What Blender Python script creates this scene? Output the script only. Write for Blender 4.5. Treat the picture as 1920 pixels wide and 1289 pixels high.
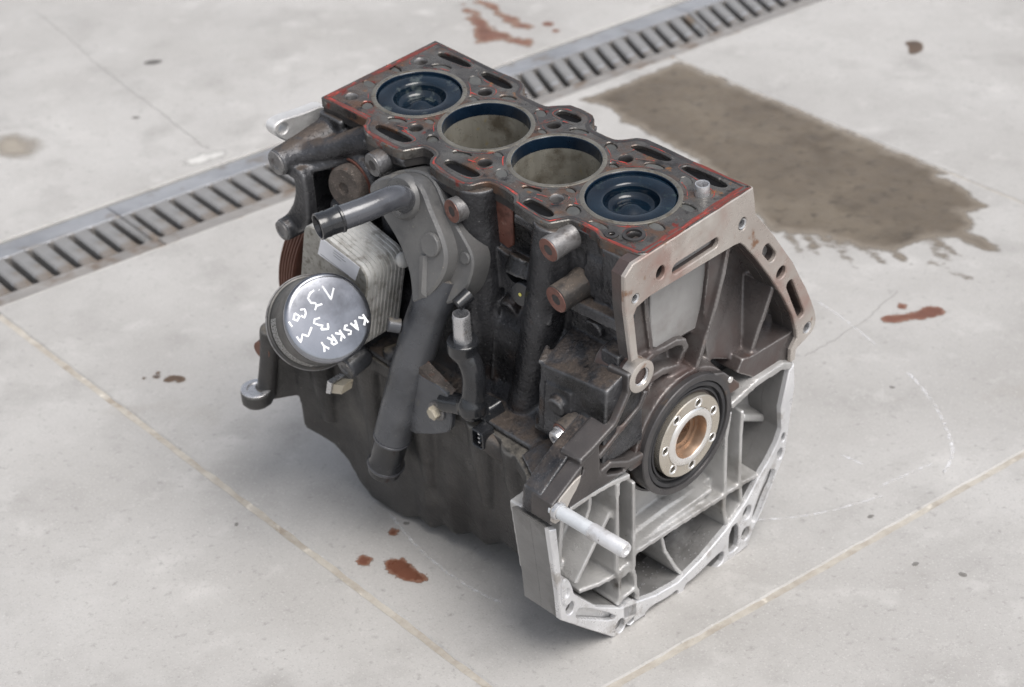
import bpy, bmesh, math, random
from mathutils import Vector, Matrix, noise
from mathutils.geometry import tessellate_polygon

# ------------------------------------------------------------------ scene, camera, light
for o in list(bpy.data.objects): bpy.data.objects.remove(o)
scene = bpy.context.scene
COL = scene.collection
R = math.radians

cam_d = bpy.data.cameras.new("camera")
cam = bpy.data.objects.new("camera", cam_d); COL.objects.link(cam)
cam_d.sensor_width = 36.0; cam_d.lens = 74.95; cam_d.clip_end = 200; cam_d.clip_start = 0.05
cam.matrix_world = Matrix(((0.708828, -0.326380, 0.625331, 1.175288),
                           (0.704442, 0.373260, -0.603687, -1.155090),
                           (-0.036380, 0.868420, 0.494494, 1.148248),
                           (0, 0, 0, 1)))
cam_d.dof.use_dof = True; cam_d.dof.focus_distance = 1.70; cam_d.dof.aperture_fstop = 9.0
scene.camera = cam

SUN_AZ, SUN_EL = -8.0, 60.0          # direction TOWARDS the light: azimuth from +X to +Y, elevation
world = bpy.data.worlds.new("World"); scene.world = world; world.use_nodes = True
wn = world.node_tree; bg = wn.nodes["Background"]
sky = wn.nodes.new("ShaderNodeTexSky"); sky.sky_type = 'NISHITA'; sky.sun_disc = False
sky.sun_elevation = R(SUN_EL); sky.sun_rotation = R(90 - SUN_AZ); sky.air_density = 1.0; sky.dust_density = 3.5; sky.ozone_density = 1.0
bg.inputs[1].default_value = 0.135
hs = wn.nodes.new("ShaderNodeHueSaturation"); hs.inputs["Saturation"].default_value = 0.38      # high thin overcast: nearly neutral skylight
wn.links.new(sky.outputs[0], hs.inputs["Color"]); wn.links.new(hs.outputs[0], bg.inputs[0])
sd = bpy.data.lights.new("sun", 'SUN'); sd.energy = 1.7; sd.angle = R(38); sd.color = (1.0, 0.965, 0.92)
sun = bpy.data.objects.new("sun", sd); COL.objects.link(sun)
dvec = Vector((math.cos(R(SUN_EL)) * math.cos(R(SUN_AZ)), math.cos(R(SUN_EL)) * math.sin(R(SUN_AZ)), math.sin(R(SUN_EL))))
sun.rotation_euler = dvec.to_track_quat('Z', 'Y').to_euler()
scene.view_settings.view_transform = 'Standard'; scene.view_settings.look = 'None'
scene.view_settings.exposure = 0.45; scene.view_settings.gamma = 1.0

# ------------------------------------------------------------------ materials
def mat(name, c1, c2, rough=0.5, metal=0.0, scale=40, spots=(), bump=0.3, bscale=400, rough_var=0.15, coat=0.0, spec=0.5, detail=6, bdist=0.0006, stretch=None, wear=None, dust=None):
    m = bpy.data.materials.new(name); m.use_nodes = True
    n = m.node_tree.nodes; L = m.node_tree.links; b = n["Principled BSDF"]
    tc = n.new("ShaderNodeTexCoord"); co = tc.outputs["Object"]
    if stretch:
        mp = n.new("ShaderNodeMapping"); mp.inputs["Scale"].default_value = stretch; L.new(co, mp.inputs[0]); co2 = mp.outputs[0]
    else: co2 = co
    def nz(sc, det=detail, rg=0.6, seed=0.0, vec=None):
        t = n.new("ShaderNodeTexNoise"); t.noise_dimensions = '4D'; t.inputs["Scale"].default_value = sc; t.inputs["Detail"].default_value = det
        t.inputs["Roughness"].default_value = rg; t.inputs["W"].default_value = seed; L.new(vec or co, t.inputs["Vector"]); return t.outputs[0]
    def mr(v, a, b_, c=0.0, d=1.0):
        t = n.new("ShaderNodeMapRange"); t.inputs[1].default_value = a; t.inputs[2].default_value = b_; t.inputs[3].default_value = c; t.inputs[4].default_value = d
        L.new(v, t.inputs[0]); return t.outputs[0]
    def mix(f, a, c):
        t = n.new("ShaderNodeMix"); t.data_type = 'RGBA'; L.new(f, t.inputs[0])
        if isinstance(a, tuple): t.inputs[6].default_value = (*a, 1)
        else: L.new(a, t.inputs[6])
        t.inputs[7].default_value = (*c, 1); return t.outputs[2]
    sd_ = (hash(name) % 1) + len(name) * 1.37
    base = nz(scale, seed=sd_, vec=co2)
    col = mix(mr(base, 0.35, 0.65), c1, c2)
    rgh = mr(nz(scale * 2.3, seed=sd_ + 3), 0.3, 0.7, max(0.02, rough - rough_var), min(1, rough + rough_var))
    for i, (sc_col, sscale, lo, hi) in enumerate(spots):
        col = mix(mr(nz(sscale, seed=sd_ + 7 * i + 11), lo, hi), col, sc_col)
    if wear:
        g = n.new("ShaderNodeNewGeometry"); col = mix(mr(g.outputs["Pointiness"], wear[1], wear[2]), col, wear[0])
    if dust:                       # grit that has settled on faces turned upwards
        g2 = n.new("ShaderNodeNewGeometry"); sx = n.new("ShaderNodeSeparateXYZ"); L.new(g2.outputs["Normal"], sx.inputs[0])
        up_ = mr(sx.outputs[2], dust[1], dust[2]); nn_ = mr(nz(dust[3], 8, 0.7, sd_ + 31), 0.40, 0.56)
        mu = n.new("ShaderNodeMath"); mu.operation = 'MULTIPLY'; L.new(up_, mu.inputs[0]); L.new(nn_, mu.inputs[1])
        col = mix(mu.outputs[0], col, dust[0])
        sp_ = mr(nz(900, 2, 0.5, sd_ + 41), 0.62, 0.70); mu2 = n.new("ShaderNodeMath"); mu2.operation = 'MULTIPLY'; L.new(mu.outputs[0], mu2.inputs[0]); L.new(sp_, mu2.inputs[1])
        col = mix(mu2.outputs[0], col, tuple(min(1, 2.4 * c) for c in dust[0]))
        ad = n.new("ShaderNodeMath"); ad.operation = 'ADD'; ad.use_clamp = True; L.new(rgh, ad.inputs[0]); m3 = n.new("ShaderNodeMath"); m3.operation = 'MULTIPLY'; m3.inputs[1].default_value = 0.4; L.new(mu.outputs[0], m3.inputs[0]); L.new(m3.outputs[0], ad.inputs[1]); rgh = ad.outputs[0]
    L.new(col, b.inputs["Base Color"]); L.new(rgh, b.inputs["Roughness"])
    b.inputs["Metallic"].default_value = metal; b.inputs["Specular IOR Level"].default_value = spec
    if coat: b.inputs["Coat Weight"].default_value = coat; b.inputs["Coat Roughness"].default_value = 0.06
    if bump:
        bp = n.new("ShaderNodeBump"); bp.inputs["Strength"].default_value = bump; bp.inputs["Distance"].default_value = bdist
        L.new(nz(bscale, 4, 0.6, sd_ + 5, co2), bp.inputs["Height"]); L.new(bp.outputs[0], b.inputs["Normal"])
    return m

RUST = (0.16, 0.055, 0.022)
M = {}
M['iron'] = mat('cast_iron_oily', (0.016, 0.016, 0.018), (0.074, 0.075, 0.081), 0.28, 0.4, 16, [((0.055, 0.038, 0.031), 20, 0.58, 0.70), ((0.16, 0.158, 0.16), 480, 0.625, 0.70), (RUST, 32, 0.67, 0.75), ((0.007, 0.007, 0.007), 12, 0.53, 0.64)], 1.0, 260, bdist=0.0013, wear=((0.20, 0.20, 0.205), 0.515, 0.59), dust=((0.085, 0.068, 0.057), 0.62, 0.93, 60))
M['iron_lo'] = mat('cast_iron_dirty', (0.022, 0.021, 0.021), (0.055, 0.05, 0.047), 0.45, 0.2, 30, [((0.15, 0.12, 0.095), 300, 0.61, 0.70), (RUST, 34, 0.64, 0.74)], 0.8, 480, dust=((0.10, 0.082, 0.068), 0.4, 0.8, 80))
M['dirt'] = mat('gritty_dirt', (0.05, 0.042, 0.037), (0.11, 0.09, 0.078), 0.8, 0, 90, [((0.30, 0.26, 0.22), 600, 0.6, 0.68), ((0.12, 0.05, 0.03), 70, 0.58, 0.68)], 1.0, 700, bdist=0.0016)
M['deck'] = mat('deck_face_stained', (0.060, 0.056, 0.053), (0.145, 0.138, 0.128), 0.28, 0.45, 30, [((0.125, 0.072, 0.048), 30, 0.48, 0.60), ((0.075, 0.07, 0.067), 22, 0.52, 0.62), ((0.28, 0.12, 0.038), 48, 0.61, 0.69), ((0.032, 0.029, 0.028), 60, 0.57, 0.66), ((0.20, 0.032, 0.022), 46, 0.60, 0.66), ((0.28, 0.265, 0.24), 150, 0.64, 0.72)], 0.7, 260, bdist=0.0008)
M['redbrown'] = mat('red_brown_deck_rim', (0.13, 0.028, 0.020), (0.22, 0.042, 0.030), 0.4, 0.2, 60, [((0.07, 0.045, 0.04), 60, 0.52, 0.62), ((0.34, 0.05, 0.035), 90, 0.60, 0.68)], 0.4, 350)
M['deck_edge'] = mat('deck_rim_dark', (0.035, 0.033, 0.034), (0.07, 0.066, 0.064), 0.42, 0.4, 40, [(RUST, 60, 0.64, 0.74)], 0.4, 350)
M['red'] = mat('red_gasket_paint', (0.30, 0.027, 0.020), (0.46, 0.050, 0.036), 0.5, 0, 90, [((0.13, 0.045, 0.035), 110, 0.46, 0.56), ((0.085, 0.06, 0.05), 60, 0.51, 0.57), ((0.075, 0.068, 0.062), 28, 0.51, 0.56)], 0.3, 500)
M['brown_mach'] = mat('rusty_machined_iron', (0.34, 0.295, 0.265), (0.48, 0.45, 0.415), 0.25, 0.4, 9, [((0.31, 0.19, 0.16), 11, 0.50, 0.66), ((0.56, 0.53, 0.49), 13, 0.54, 0.70), ((0.22, 0.12, 0.07), 50, 0.62, 0.70), ((0.12, 0.075, 0.055), 150, 0.67, 0.72)], 0.25, 600)
M['bell'] = mat('bell_inner_cast', (0.082, 0.072, 0.070), (0.135, 0.122, 0.118), 0.34, 0.35, 18, [((0.085, 0.06, 0.055), 13, 0.48, 0.62), ((0.12, 0.07, 0.055), 40, 0.64, 0.74), ((0.19, 0.185, 0.18), 10, 0.55, 0.7)], 0.6, 300, wear=((0.46, 0.45, 0.44), 0.525, 0.60))
M['bell_flat'] = mat('bell_cast_side', (0.055, 0.05, 0.049), (0.095, 0.086, 0.083), 0.38, 0.3, 18, [((0.085, 0.06, 0.055), 13, 0.48, 0.62), ((0.12, 0.07, 0.055), 40, 0.64, 0.74)], 0.6, 300)
M['bell_lt'] = mat('bell_panel_grey', (0.30, 0.295, 0.29), (0.36, 0.355, 0.35), 0.42, 0.3, 22, [((0.24, 0.225, 0.215), 16, 0.52, 0.66)], 0.4, 600)
M['seal_iron'] = mat('seal_carrier_iron', (0.055, 0.053, 0.055), (0.085, 0.08, 0.08), 0.4, 0.4, 40, [((0.12, 0.085, 0.06), 60, 0.6, 0.7)], 0.3, 500)
M['rubber'] = mat('black_rubber', (0.018, 0.018, 0.02), (0.03, 0.03, 0.033), 0.5, 0, 60, [((0.09, 0.085, 0.08), 350, 0.64, 0.72)], 0.2, 400)
M['crank'] = mat('crank_flange_steel', (0.53, 0.485, 0.415), (0.64, 0.60, 0.53), 0.25, 0.8, 14, [((0.40, 0.31, 0.225), 16, 0.56, 0.72)], 0.08, 900)
M['bright'] = mat('bright_machined_edge', (0.80, 0.78, 0.75), (0.88, 0.86, 0.84), 0.28, 0.85, 14, [], 0.05, 900)
M['hubbrown'] = mat('hub_bore_brown', (0.36, 0.25, 0.18), (0.46, 0.34, 0.25), 0.35, 0.7, 40, [], 0.1, 700)
M['alu'] = mat('cast_aluminium', (0.34, 0.335, 0.328), (0.52, 0.515, 0.505), 0.38, 0.4, 14, [((0.22, 0.205, 0.185), 11, 0.54, 0.68), ((0.10, 0.088, 0.076), 17, 0.60, 0.70), ((0.62, 0.615, 0.61), 30, 0.63, 0.74), ((0.10, 0.09, 0.08), 300, 0.67, 0.73)], 0.8, 380, bdist=0.0008, wear=((0.68, 0.675, 0.67), 0.53, 0.60))
M['alu_br'] = mat('machined_aluminium', (0.60, 0.60, 0.61), (0.76, 0.76, 0.77), 0.33, 0.45, 30, [((0.42, 0.40, 0.38), 44, 0.55, 0.68), ((0.22, 0.20, 0.185), 90, 0.66, 0.73), ((0.30, 0.285, 0.27), 18, 0.60, 0.72)], 0.35, 600)
M['alu_mid'] = mat('grey_aluminium_side', (0.17, 0.167, 0.164), (0.26, 0.256, 0.252), 0.42, 0.35, 12, [((0.085, 0.08, 0.075), 10, 0.50, 0.66), ((0.52, 0.515, 0.51), 7, 0.61, 0.70)], 0.6, 380, bdist=0.0008)
M['alu_dirty'] = mat('dirty_aluminium', (0.07, 0.067, 0.066), (0.14, 0.132, 0.128), 0.45, 0.3, 24, [((0.035, 0.032, 0.03), 40, 0.52, 0.66), ((0.45, 0.42, 0.38), 420, 0.65, 0.70)], 0.6, 500)
M['sump'] = mat('sump_grimy_cast', (0.036, 0.035, 0.035), (0.078, 0.075, 0.072), 0.38, 0.3, 14, [((0.115, 0.11, 0.10), 9, 0.54, 0.70), ((0.26, 0.235, 0.20), 460, 0.65, 0.70), ((0.020, 0.0195, 0.0195), 12, 0.51, 0.65)], 0.9, 380, bdist=0.001, wear=((0.20, 0.195, 0.185), 0.52, 0.585), dust=((0.14, 0.128, 0.11), 0.5, 0.95, 70))
M['plastic'] = mat('black_plastic', (0.013, 0.014, 0.016), (0.024, 0.025, 0.028), 0.20, 0, 60, [((0.12, 0.11, 0.10), 420, 0.68, 0.74)], 0.12, 500, 0.1, coat=0.3)
M['pipe'] = mat('dark_grey_painted_pipe', (0.058, 0.062, 0.070), (0.10, 0.104, 0.113), 0.30, 0.15, 14, [((0.032, 0.033, 0.037), 12, 0.5, 0.64), ((0.17, 0.15, 0.12), 24, 0.65, 0.76), ((0.30, 0.27, 0.22), 420, 0.665, 0.72)], 0.4, 400, dust=((0.22, 0.19, 0.15), 0.7, 0.97, 70))
M['pipe_el'] = mat('grey_elbow_pipe', (0.062, 0.065, 0.076), (0.088, 0.091, 0.10), 0.22, 0.15, 30, [((0.18, 0.16, 0.14), 300, 0.68, 0.74), ((0.03, 0.03, 0.034), 14, 0.54, 0.66)], 0.2, 500, coat=0.25)
M['housing'] = mat('dusty_grey_housing', (0.10, 0.10, 0.10), (0.165, 0.163, 0.16), 0.40, 0.2, 20, [((0.23, 0.21, 0.175), 26, 0.60, 0.72), ((0.055, 0.056, 0.06), 15, 0.52, 0.66), ((0.30, 0.275, 0.23), 420, 0.65, 0.71)], 0.6, 420)
M['cooler'] = mat('cooler_aluminium', (0.48, 0.475, 0.455), (0.64, 0.635, 0.615), 0.40, 0.3, 60, [((0.32, 0.305, 0.28), 110, 0.51, 0.65), ((0.78, 0.775, 0.76), 90, 0.61, 0.71)], 0.5, 700)
M['cooler_f'] = mat('cooler_front_dirty', (0.25, 0.24, 0.215), (0.34, 0.33, 0.30), 0.5, 0.25, 120, [((0.15, 0.138, 0.115), 200, 0.53, 0.66), ((0.48, 0.465, 0.43), 400, 0.62, 0.70)], 0.5, 700)
M['label'] = mat('white_label', (0.74, 0.74, 0.77), (0.82, 0.82, 0.85), 0.4, 0, 60, [], 0.05, 300)
M['print'] = mat('black_print', (0.03, 0.03, 0.035), (0.05, 0.05, 0.055), 0.5, 0, 60, [], 0, 300)
M['cap'] = mat('filter_end_black_gloss', (0.24, 0.25, 0.275), (0.32, 0.33, 0.36), 0.17, 0.9, 16, [((0.08, 0.083, 0.092), 10, 0.5, 0.66)], 0.05, 200, 0.06)
M['ink'] = mat('white_marker', (0.85, 0.86, 0.88), (0.92, 0.93, 0.95), 0.5, 0, 60, [], 0.1, 300)
M['can_print'] = mat('grey_can_print', (0.52, 0.51, 0.49), (0.6, 0.59, 0.57), 0.5, 0, 60, [], 0, 300)
M['can'] = mat('filter_can_grey', (0.05, 0.049, 0.047), (0.078, 0.074, 0.069), 0.38, 0.3, 40, [((0.13, 0.11, 0.09), 60, 0.62, 0.74)], 0.15, 300)
M['steel'] = mat('zinc_steel', (0.50, 0.50, 0.51), (0.62, 0.62, 0.63), 0.28, 0.75, 60, [((0.30, 0.27, 0.23), 90, 0.60, 0.72)], 0.2, 600)
M['stud'] = mat('pale_stud', (0.56, 0.58, 0.60), (0.68, 0.70, 0.72), 0.45, 0.3, 60, [((0.42, 0.43, 0.44), 120, 0.6, 0.7)], 0.2, 600)
M['boss_red'] = mat('rusty_boss_face', (0.15, 0.062, 0.047), (0.21, 0.098, 0.076), 0.38, 0.3, 60, [((0.30, 0.18, 0.15), 120, 0.58, 0.7), ((0.09, 0.04, 0.03), 50, 0.56, 0.66)], 0.3, 500)
M['iron_paint'] = mat('worn_iron_boss', (0.13, 0.127, 0.127), (0.24, 0.235, 0.235), 0.36, 0.35, 50, [((0.06, 0.05, 0.045), 60, 0.52, 0.66)], 0.5, 500)
M['oil'] = mat('wet_blue_black_piston', (0.0015, 0.005, 0.011), (0.004, 0.013, 0.024), 0.06, 0.0, 30, [((0.028, 0.045, 0.045), 70, 0.58, 0.70)], 0.35, 45, 0.04, spec=0.5, bdist=0.0012)
M['oil_milk'] = mat('milky_oily_piston', (0.002, 0.006, 0.012), (0.005, 0.014, 0.025), 0.07, 0.0, 30, [((0.12, 0.14, 0.13), 45, 0.55, 0.72)], 0.35, 45, 0.04, spec=0.5, bdist=0.0012)
M['carbon'] = mat('blue_black_ring', (0.004, 0.012, 0.026), (0.010, 0.024, 0.046), 0.14, 0.1, 60, [], 0.1, 200, 0.06, spec=0.6)
M['bore'] = mat('honed_bore_wall', (0.26, 0.245, 0.205), (0.40, 0.38, 0.325), 0.34, 0.45, 60, [((0.14, 0.12, 0.09), 34, 0.50, 0.64), ((0.34, 0.27, 0.13), 110, 0.62, 0.72)], 0.2, 500, stretch=(1, 1, 0.08))
M['firering'] = mat('fire_ring_metal', (0.16, 0.148, 0.128), (0.24, 0.225, 0.19), 0.34, 0.6, 60, [((0.10, 0.075, 0.05), 70, 0.56, 0.68)], 0.2, 500)
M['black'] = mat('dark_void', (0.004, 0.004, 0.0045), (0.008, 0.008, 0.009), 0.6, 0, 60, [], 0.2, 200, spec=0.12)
M['hole'] = mat('passage_grey_sludge', (0.075, 0.078, 0.076), (0.11, 0.11, 0.105), 0.4, 0.2, 80, [((0.05, 0.04, 0.03), 120, 0.56, 0.68)], 0.3, 300)
M['pulley'] = mat('rust_brown_pulley', (0.13, 0.062, 0.044), (0.18, 0.09, 0.064), 0.5, 0.2, 40, [], 0.3, 500)
M['tan'] = mat('tan_fastener', (0.42, 0.37, 0.28), (0.52, 0.47, 0.38), 0.45, 0.1, 60, [((0.14, 0.12, 0.09), 160, 0.58, 0.66)], 0.3, 500)

# ------------------------------------------------------------------ mesh helpers (engine lengths in mm)
S = 0.001
def put(ax, u, v, w):
    return (w, u, v) if ax == 'X' else (u, w, v) if ax == 'Y' else (u, v, w)
def area(p): return 0.5 * sum(p[i][0] * p[(i + 1) % len(p)][1] - p[(i + 1) % len(p)][0] * p[i][1] for i in range(len(p)))
def off(p, d):                       # move every vertex to the left of travel by d
    n = len(p); out = []
    for i in range(n):
        a, b, c = Vector(p[i - 1]), Vector(p[i]), Vector(p[(i + 1) % n])
        e1 = (b - a); e2 = (c - b)
        if e1.length < 1e-6: e1 = e2
        if e2.length < 1e-6: e2 = e1
        e1.normalize(); e2.normalize()
        m = Vector((-e1.y - e2.y, e1.x + e2.x))
        if m.length < 1e-4: m = Vector((-e1.y, e1.x))
        m.normalize(); k = max(0.45, m.dot(Vector((-e1.y, e1.x))))
        out.append((b.x + m.x * d / k, b.y + m.y * d / k))
    return out
def circ(cx, cy, r, n=20, ry=None, rot=0):
    ry = ry or r; c, s = math.cos(rot), math.sin(rot)
    return [(cx + r * math.cos(t) * c - ry * math.sin(t) * s, cy + r * math.cos(t) * s + ry * math.sin(t) * c) for t in [2 * math.pi * i / n for i in range(n)]]
def rrect(cx, cy, w, h, r, rot=0, n=4):
    pts = []; c, s = math.cos(rot), math.sin(rot)
    for (sx, sy, a0) in ((1, 1, 0), (-1, 1, 90), (-1, -1, 180), (1, -1, 270)):
        for i in range(n + 1):
            a = R(a0 + 90 * i / n); x = sx * (w / 2 - r) + r * math.cos(a); y = sy * (h / 2 - r) + r * math.sin(a)
            pts.append((cx + x * c - y * s, cy + x * s + y * c))
    return pts
def slotp(x0, y0, x1, y1, w, n=5):
    d = Vector((x1 - x0, y1 - y0)); return rrect((x0 + x1) / 2, (y0 + y1) / 2, d.length + w, w, w / 2 - 0.01, math.atan2(d.y, d.x), n)
def chaikin(p, it=1, closed=True):
    for _ in range(it):
        q = []; n = len(p)
        for i in range(n if closed else n - 1):
            a, b = p[i], p[(i + 1) % n]
            q += [(a[0] * .75 + b[0] * .25, a[1] * .75 + b[1] * .25), (a[0] * .25 + b[0] * .75, a[1] * .25 + b[1] * .75)]
        p = q if closed else [p[0]] + q + [p[-1]]
    return p
class MB:
    def __init__(s): s.v = []; s.f = []
    def add(s, vs, fs):
        k = len(s.v); s.v += [tuple(x) for x in vs]; s.f += [tuple(i + k for i in f) for f in fs]; return s
    def prism(s, ax, outer, a0, a1, holes=(), ch=0.0, fn=None):
        outer = list(outer)
        if area(outer) < 0: outer.reverse()
        rings = [outer]
        for h in holes:
            h = list(h)
            if area(h) > 0: h.reverse()
            rings.append(h)
        top = [off(r, ch) if ch else r for r in rings]
        flat = [[Vector((x, y, 0)) for x, y in r] for r in top]
        tri = tessellate_polygon(flat)
        P = fn or (lambda u, v, w: put(ax, u, v, w))
        sg = 1 if a1 > a0 else -1
        layers = [(rings, a0), (rings, a1 - sg * ch)] + ([(top, a1)] if ch else [])
        vs = []; 
        for rs, w in layers:
            for r in rs: vs += [P(x, y, w) for x, y in r]
        N = sum(len(r) for r in rings); fs = []
        for l in range(len(layers) - 1):
            k = 0
            for r in rings:
                n = len(r)
                for i in range(n):
                    j = (i + 1) % n
                    fs.append((l * N + k + i, l * N + k + j, (l + 1) * N + k + j, (l + 1) * N + k + i))
                k += n
        T = (len(layers) - 1) * N
        fs += [tuple(T + i for i in t) for t in tri]
        fs += [tuple(reversed(t)) for t in tri]
        return s.add(vs, fs)
    def box(s, x0, x1, y0, y1, z0, z1, ch=0): 
        return s.prism('Z', [(x0, y0), (x1, y0), (x1, y1), (x0, y1)], z0, z1, ch=ch)
    def hull(s, bot, top):           # two rings of the same length
        n = len(bot); fs = [tuple(range(n)), tuple(range(2 * n - 1, n - 1, -1))]
        fs += [(i, (i + 1) % n, n + (i + 1) % n, n + i) for i in range(n)]
        return s.add(list(bot) + list(top), fs)
    def loft(s, rings, caps=True):
        n = len(rings[0]); vs = [p for r in rings for p in r]; fs = []
        for l in range(len(rings) - 1):
            for i in range(n):
                j = (i + 1) % n; fs.append((l * n + i, l * n + j, (l + 1) * n + j, (l + 1) * n + i))
        if caps: fs += [tuple(range(n)), tuple(reversed(range((len(rings) - 1) * n, len(rings) * n)))]
        return s.add(vs, fs)
    def tube(s, path, rad, seg=20, caps=True, inner=None):
        P = [Vector(p) for p in path]; n = len(P)
        if not isinstance(rad, (list, tuple)): rad = [rad] * n
        T = []
        for i in range(n):
            t = (P[min(i + 1, n - 1)] - P[max(i - 1, 0)]); T.append(t.normalized() if t.length > 1e-6 else T[-1])
        ref = Vector((0, 0, 1)) if abs(T[0].z) < 0.9 else Vector((1, 0, 0))
        u = T[0].cross(ref).normalized(); rings = []
        for i in range(n):
            u = (u - T[i] * u.dot(T[i])).normalized(); w = T[i].cross(u)
            rings.append([P[i] + (u * math.cos(a) + w * math.sin(a)) * rad[i] for a in [2 * math.pi * k / seg for k in range(seg)]])
        return s.loft(rings, caps)
    def lathe(s, prof, org, axis, seg=40, closed=False):     # prof: (radius, height along axis)
        o = Vector(org); t = Vector(axis).normalized(); ref = Vector((0, 0, 1)) if abs(t.z) < 0.9 else Vector((1, 0, 0))
        u = t.cross(ref).normalized(); w = t.cross(u); rings = []
        for r, h in prof:
            rings.append([o + t * h + (u * math.cos(a) + w * math.sin(a)) * max(r, 0.01) for a in [2 * math.pi * k / seg for k in range(seg)]])
        if closed: rings.append(rings[0])
        return s.loft(rings, not closed)
    def rib(s, pts, x0, x1, w):      # upright rib on an X = const wall; pts (y,z); x1 may be list of crest heights
        if not isinstance(x1, (list, tuple)): x1 = [x1] * len(pts)
        for i in range(len(pts) - 1):
            a, b = Vector(pts[i]), Vector(pts[i + 1]); d = (b - a); 
            if d.length < 1e-6: continue
            d.normalize(); nrm = Vector((-d.y, d.x)); e = d * (w * 0.25); a2 = a - e; b2 = b + e; h = w / 2
            base = [a2 + nrm * h * 1.5, b2 + nrm * h * 1.5, b2 - nrm * h * 1.5, a2 - nrm * h * 1.5]
            crest = [a2 + nrm * h, b2 + nrm * h, b2 - nrm * h, a2 - nrm * h]; X = [x1[i], x1[i + 1], x1[i + 1], x1[i]]
            s.hull([(x0, p.x, p.y) for p in base], [(X[k], p.x, p.y) for k, p in enumerate(crest)])
        return s
    def ribbon(s, pts, w, z, closed=False):
        n = len(pts); L = []; 
        for i in range(n):
            a = Vector(pts[i - 1] if (i > 0 or closed) else pts[i]); b = Vector(pts[(i + 1) % n] if (i < n - 1 or closed) else pts[i])
            d = b - a; d = d.normalized() if d.length > 1e-6 else Vector((1, 0)); nn = Vector((-d.y, d.x)); p = Vector(pts[i])
            wi = w[i] if isinstance(w, list) else w
            L += [(p.x + nn.x * wi / 2, p.y + nn.y * wi / 2, z), (p.x - nn.x * wi / 2, p.y - nn.y * wi / 2, z)]
        fs = [(2 * i, 2 * i + 1, 2 * ((i + 1) % n) + 1, 2 * ((i + 1) % n)) for i in range(n if closed else n - 1)]
        return s.add(L, fs)
    def build(s, name, m, parent=None, ang=38, voxel=None, smooth=4, scale=S, recalc=True):
        me = bpy.data.meshes.new(name)
        me.from_pydata([(x * scale, y * scale, z * scale) for x, y, z in s.v], [], s.f)
        bm = bmesh.new(); bm.from_mesh(me)
        if recalc: bmesh.ops.recalc_face_normals(bm, faces=bm.faces)
        bm.to_mesh(me); bm.free()
        ob = bpy.data.objects.new(name, me); COL.objects.link(ob)
        if voxel:
            md = ob.modifiers.new("r", 'REMESH'); md.mode = 'VOXEL'; md.voxel_size = voxel * scale; md.use_smooth_shade = True
            if smooth:
                ms = ob.modifiers.new("s", 'SMOOTH'); ms.iterations = smooth; ms.factor = 0.5
            dg = bpy.context.evaluated_depsgraph_get()
            nm = bpy.data.meshes.new_from_object(ob.evaluated_get(dg)); ob.modifiers.clear(); ob.data = nm; bpy.data.meshes.remove(me); nm.name = name; me = nm
            for p in me.polygons: p.use_smooth = True
        else:
            for p in me.polygons: p.use_smooth = True
            me.set_sharp_from_angle(angle=R(ang))
        me.materials.clear(); me.materials.append(M[m] if isinstance(m, str) else m)
        if parent is not None: ob.parent = parent
        return ob
def tag(o, label=None, cat=None, group=None, kind=None):
    if label: o["label"] = label
    if cat: o["category"] = cat
    if group: o["group"] = group
    if kind: o["kind"] = kind
    return o
def empty(name, loc=(0, 0, 0)):
    e = bpy.data.objects.new(name, None); COL.objects.link(e); e.location = loc; e.empty_display_size = 0.05; return e
# ------------------------------------------------------------------ floor, joints, drain (world mm)
def concrete(name, c1, c2, rough):
    k = lambda c, s: tuple(min(1, x * s) for x in c)
    return mat(name, c1, c2, rough, 0, 4.0, [(k(c1, 0.90), 11, 0.52, 0.72), (k(c2, 1.10), 17, 0.56, 0.74), ((c1[0] * .80, c1[1] * .765, c1[2] * .71), 5.0, 0.62, 0.80), (k(c1, 0.80), 120, 0.58, 0.72),
            (k(c2, 1.14), 420, 0.56, 0.70), (k(c1, 0.80), 650, 0.56, 0.70), (k(c1, 0.50), 330, 0.705, 0.74), (k(c2, 1.35), 240, 0.71, 0.75)], 0.5, 500, 0.1, spec=0.35, detail=10, bdist=0.0006)
M['concrete'] = concrete('concrete_slab', (0.352, 0.340, 0.324), (0.440, 0.428, 0.412), 0.62)
M['filler'] = mat('sandy_joint_filler', (0.34, 0.305, 0.26), (0.46, 0.43, 0.38), 0.85, 0, 60, [((0.25, 0.20, 0.15), 25, 0.58, 0.7), ((0.66, 0.62, 0.55), 50, 0.6, 0.7)], 0.9, 300, bdist=0.0012)
M['stain'] = mat('damp_brown_stain', (0.105, 0.088, 0.068), (0.145, 0.122, 0.095), 0.5, 0, 5, [((0.105, 0.083, 0.062), 12, 0.52, 0.68), ((0.18, 0.155, 0.125), 22, 0.62, 0.74), ((0.09, 0.075, 0.06), 260, 0.64, 0.72)], 0.35, 220, 0.12, spec=0.35, detail=9)
M['rustwet'] = mat('red_brown_spill', (0.185, 0.062, 0.034), (0.25, 0.095, 0.055), 0.35, 0, 40, [((0.13, 0.05, 0.03), 60, 0.55, 0.68), ((0.33, 0.16, 0.10), 90, 0.62, 0.72)], 0.4, 250)
M['darkspill'] = mat('dark_brown_spill', (0.10, 0.062, 0.038), (0.15, 0.095, 0.06), 0.4, 0, 40, [], 0.4, 250)
M['greyspot'] = mat('grey_dirt_spot', (0.10, 0.095, 0.09), (0.16, 0.15, 0.14), 0.7, 0, 60, [], 0.4, 250)
M['grate'] = mat('galvanised_cast_grate', (0.215, 0.208, 0.198), (0.30, 0.293, 0.287), 0.5, 0.35, 20, [((0.20, 0.155, 0.115), 22, 0.50, 0.66), ((0.42, 0.43, 0.45), 34, 0.58, 0.7), ((0.12, 0.07, 0.045), 60, 0.66, 0.74)], 0.5, 400)
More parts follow.
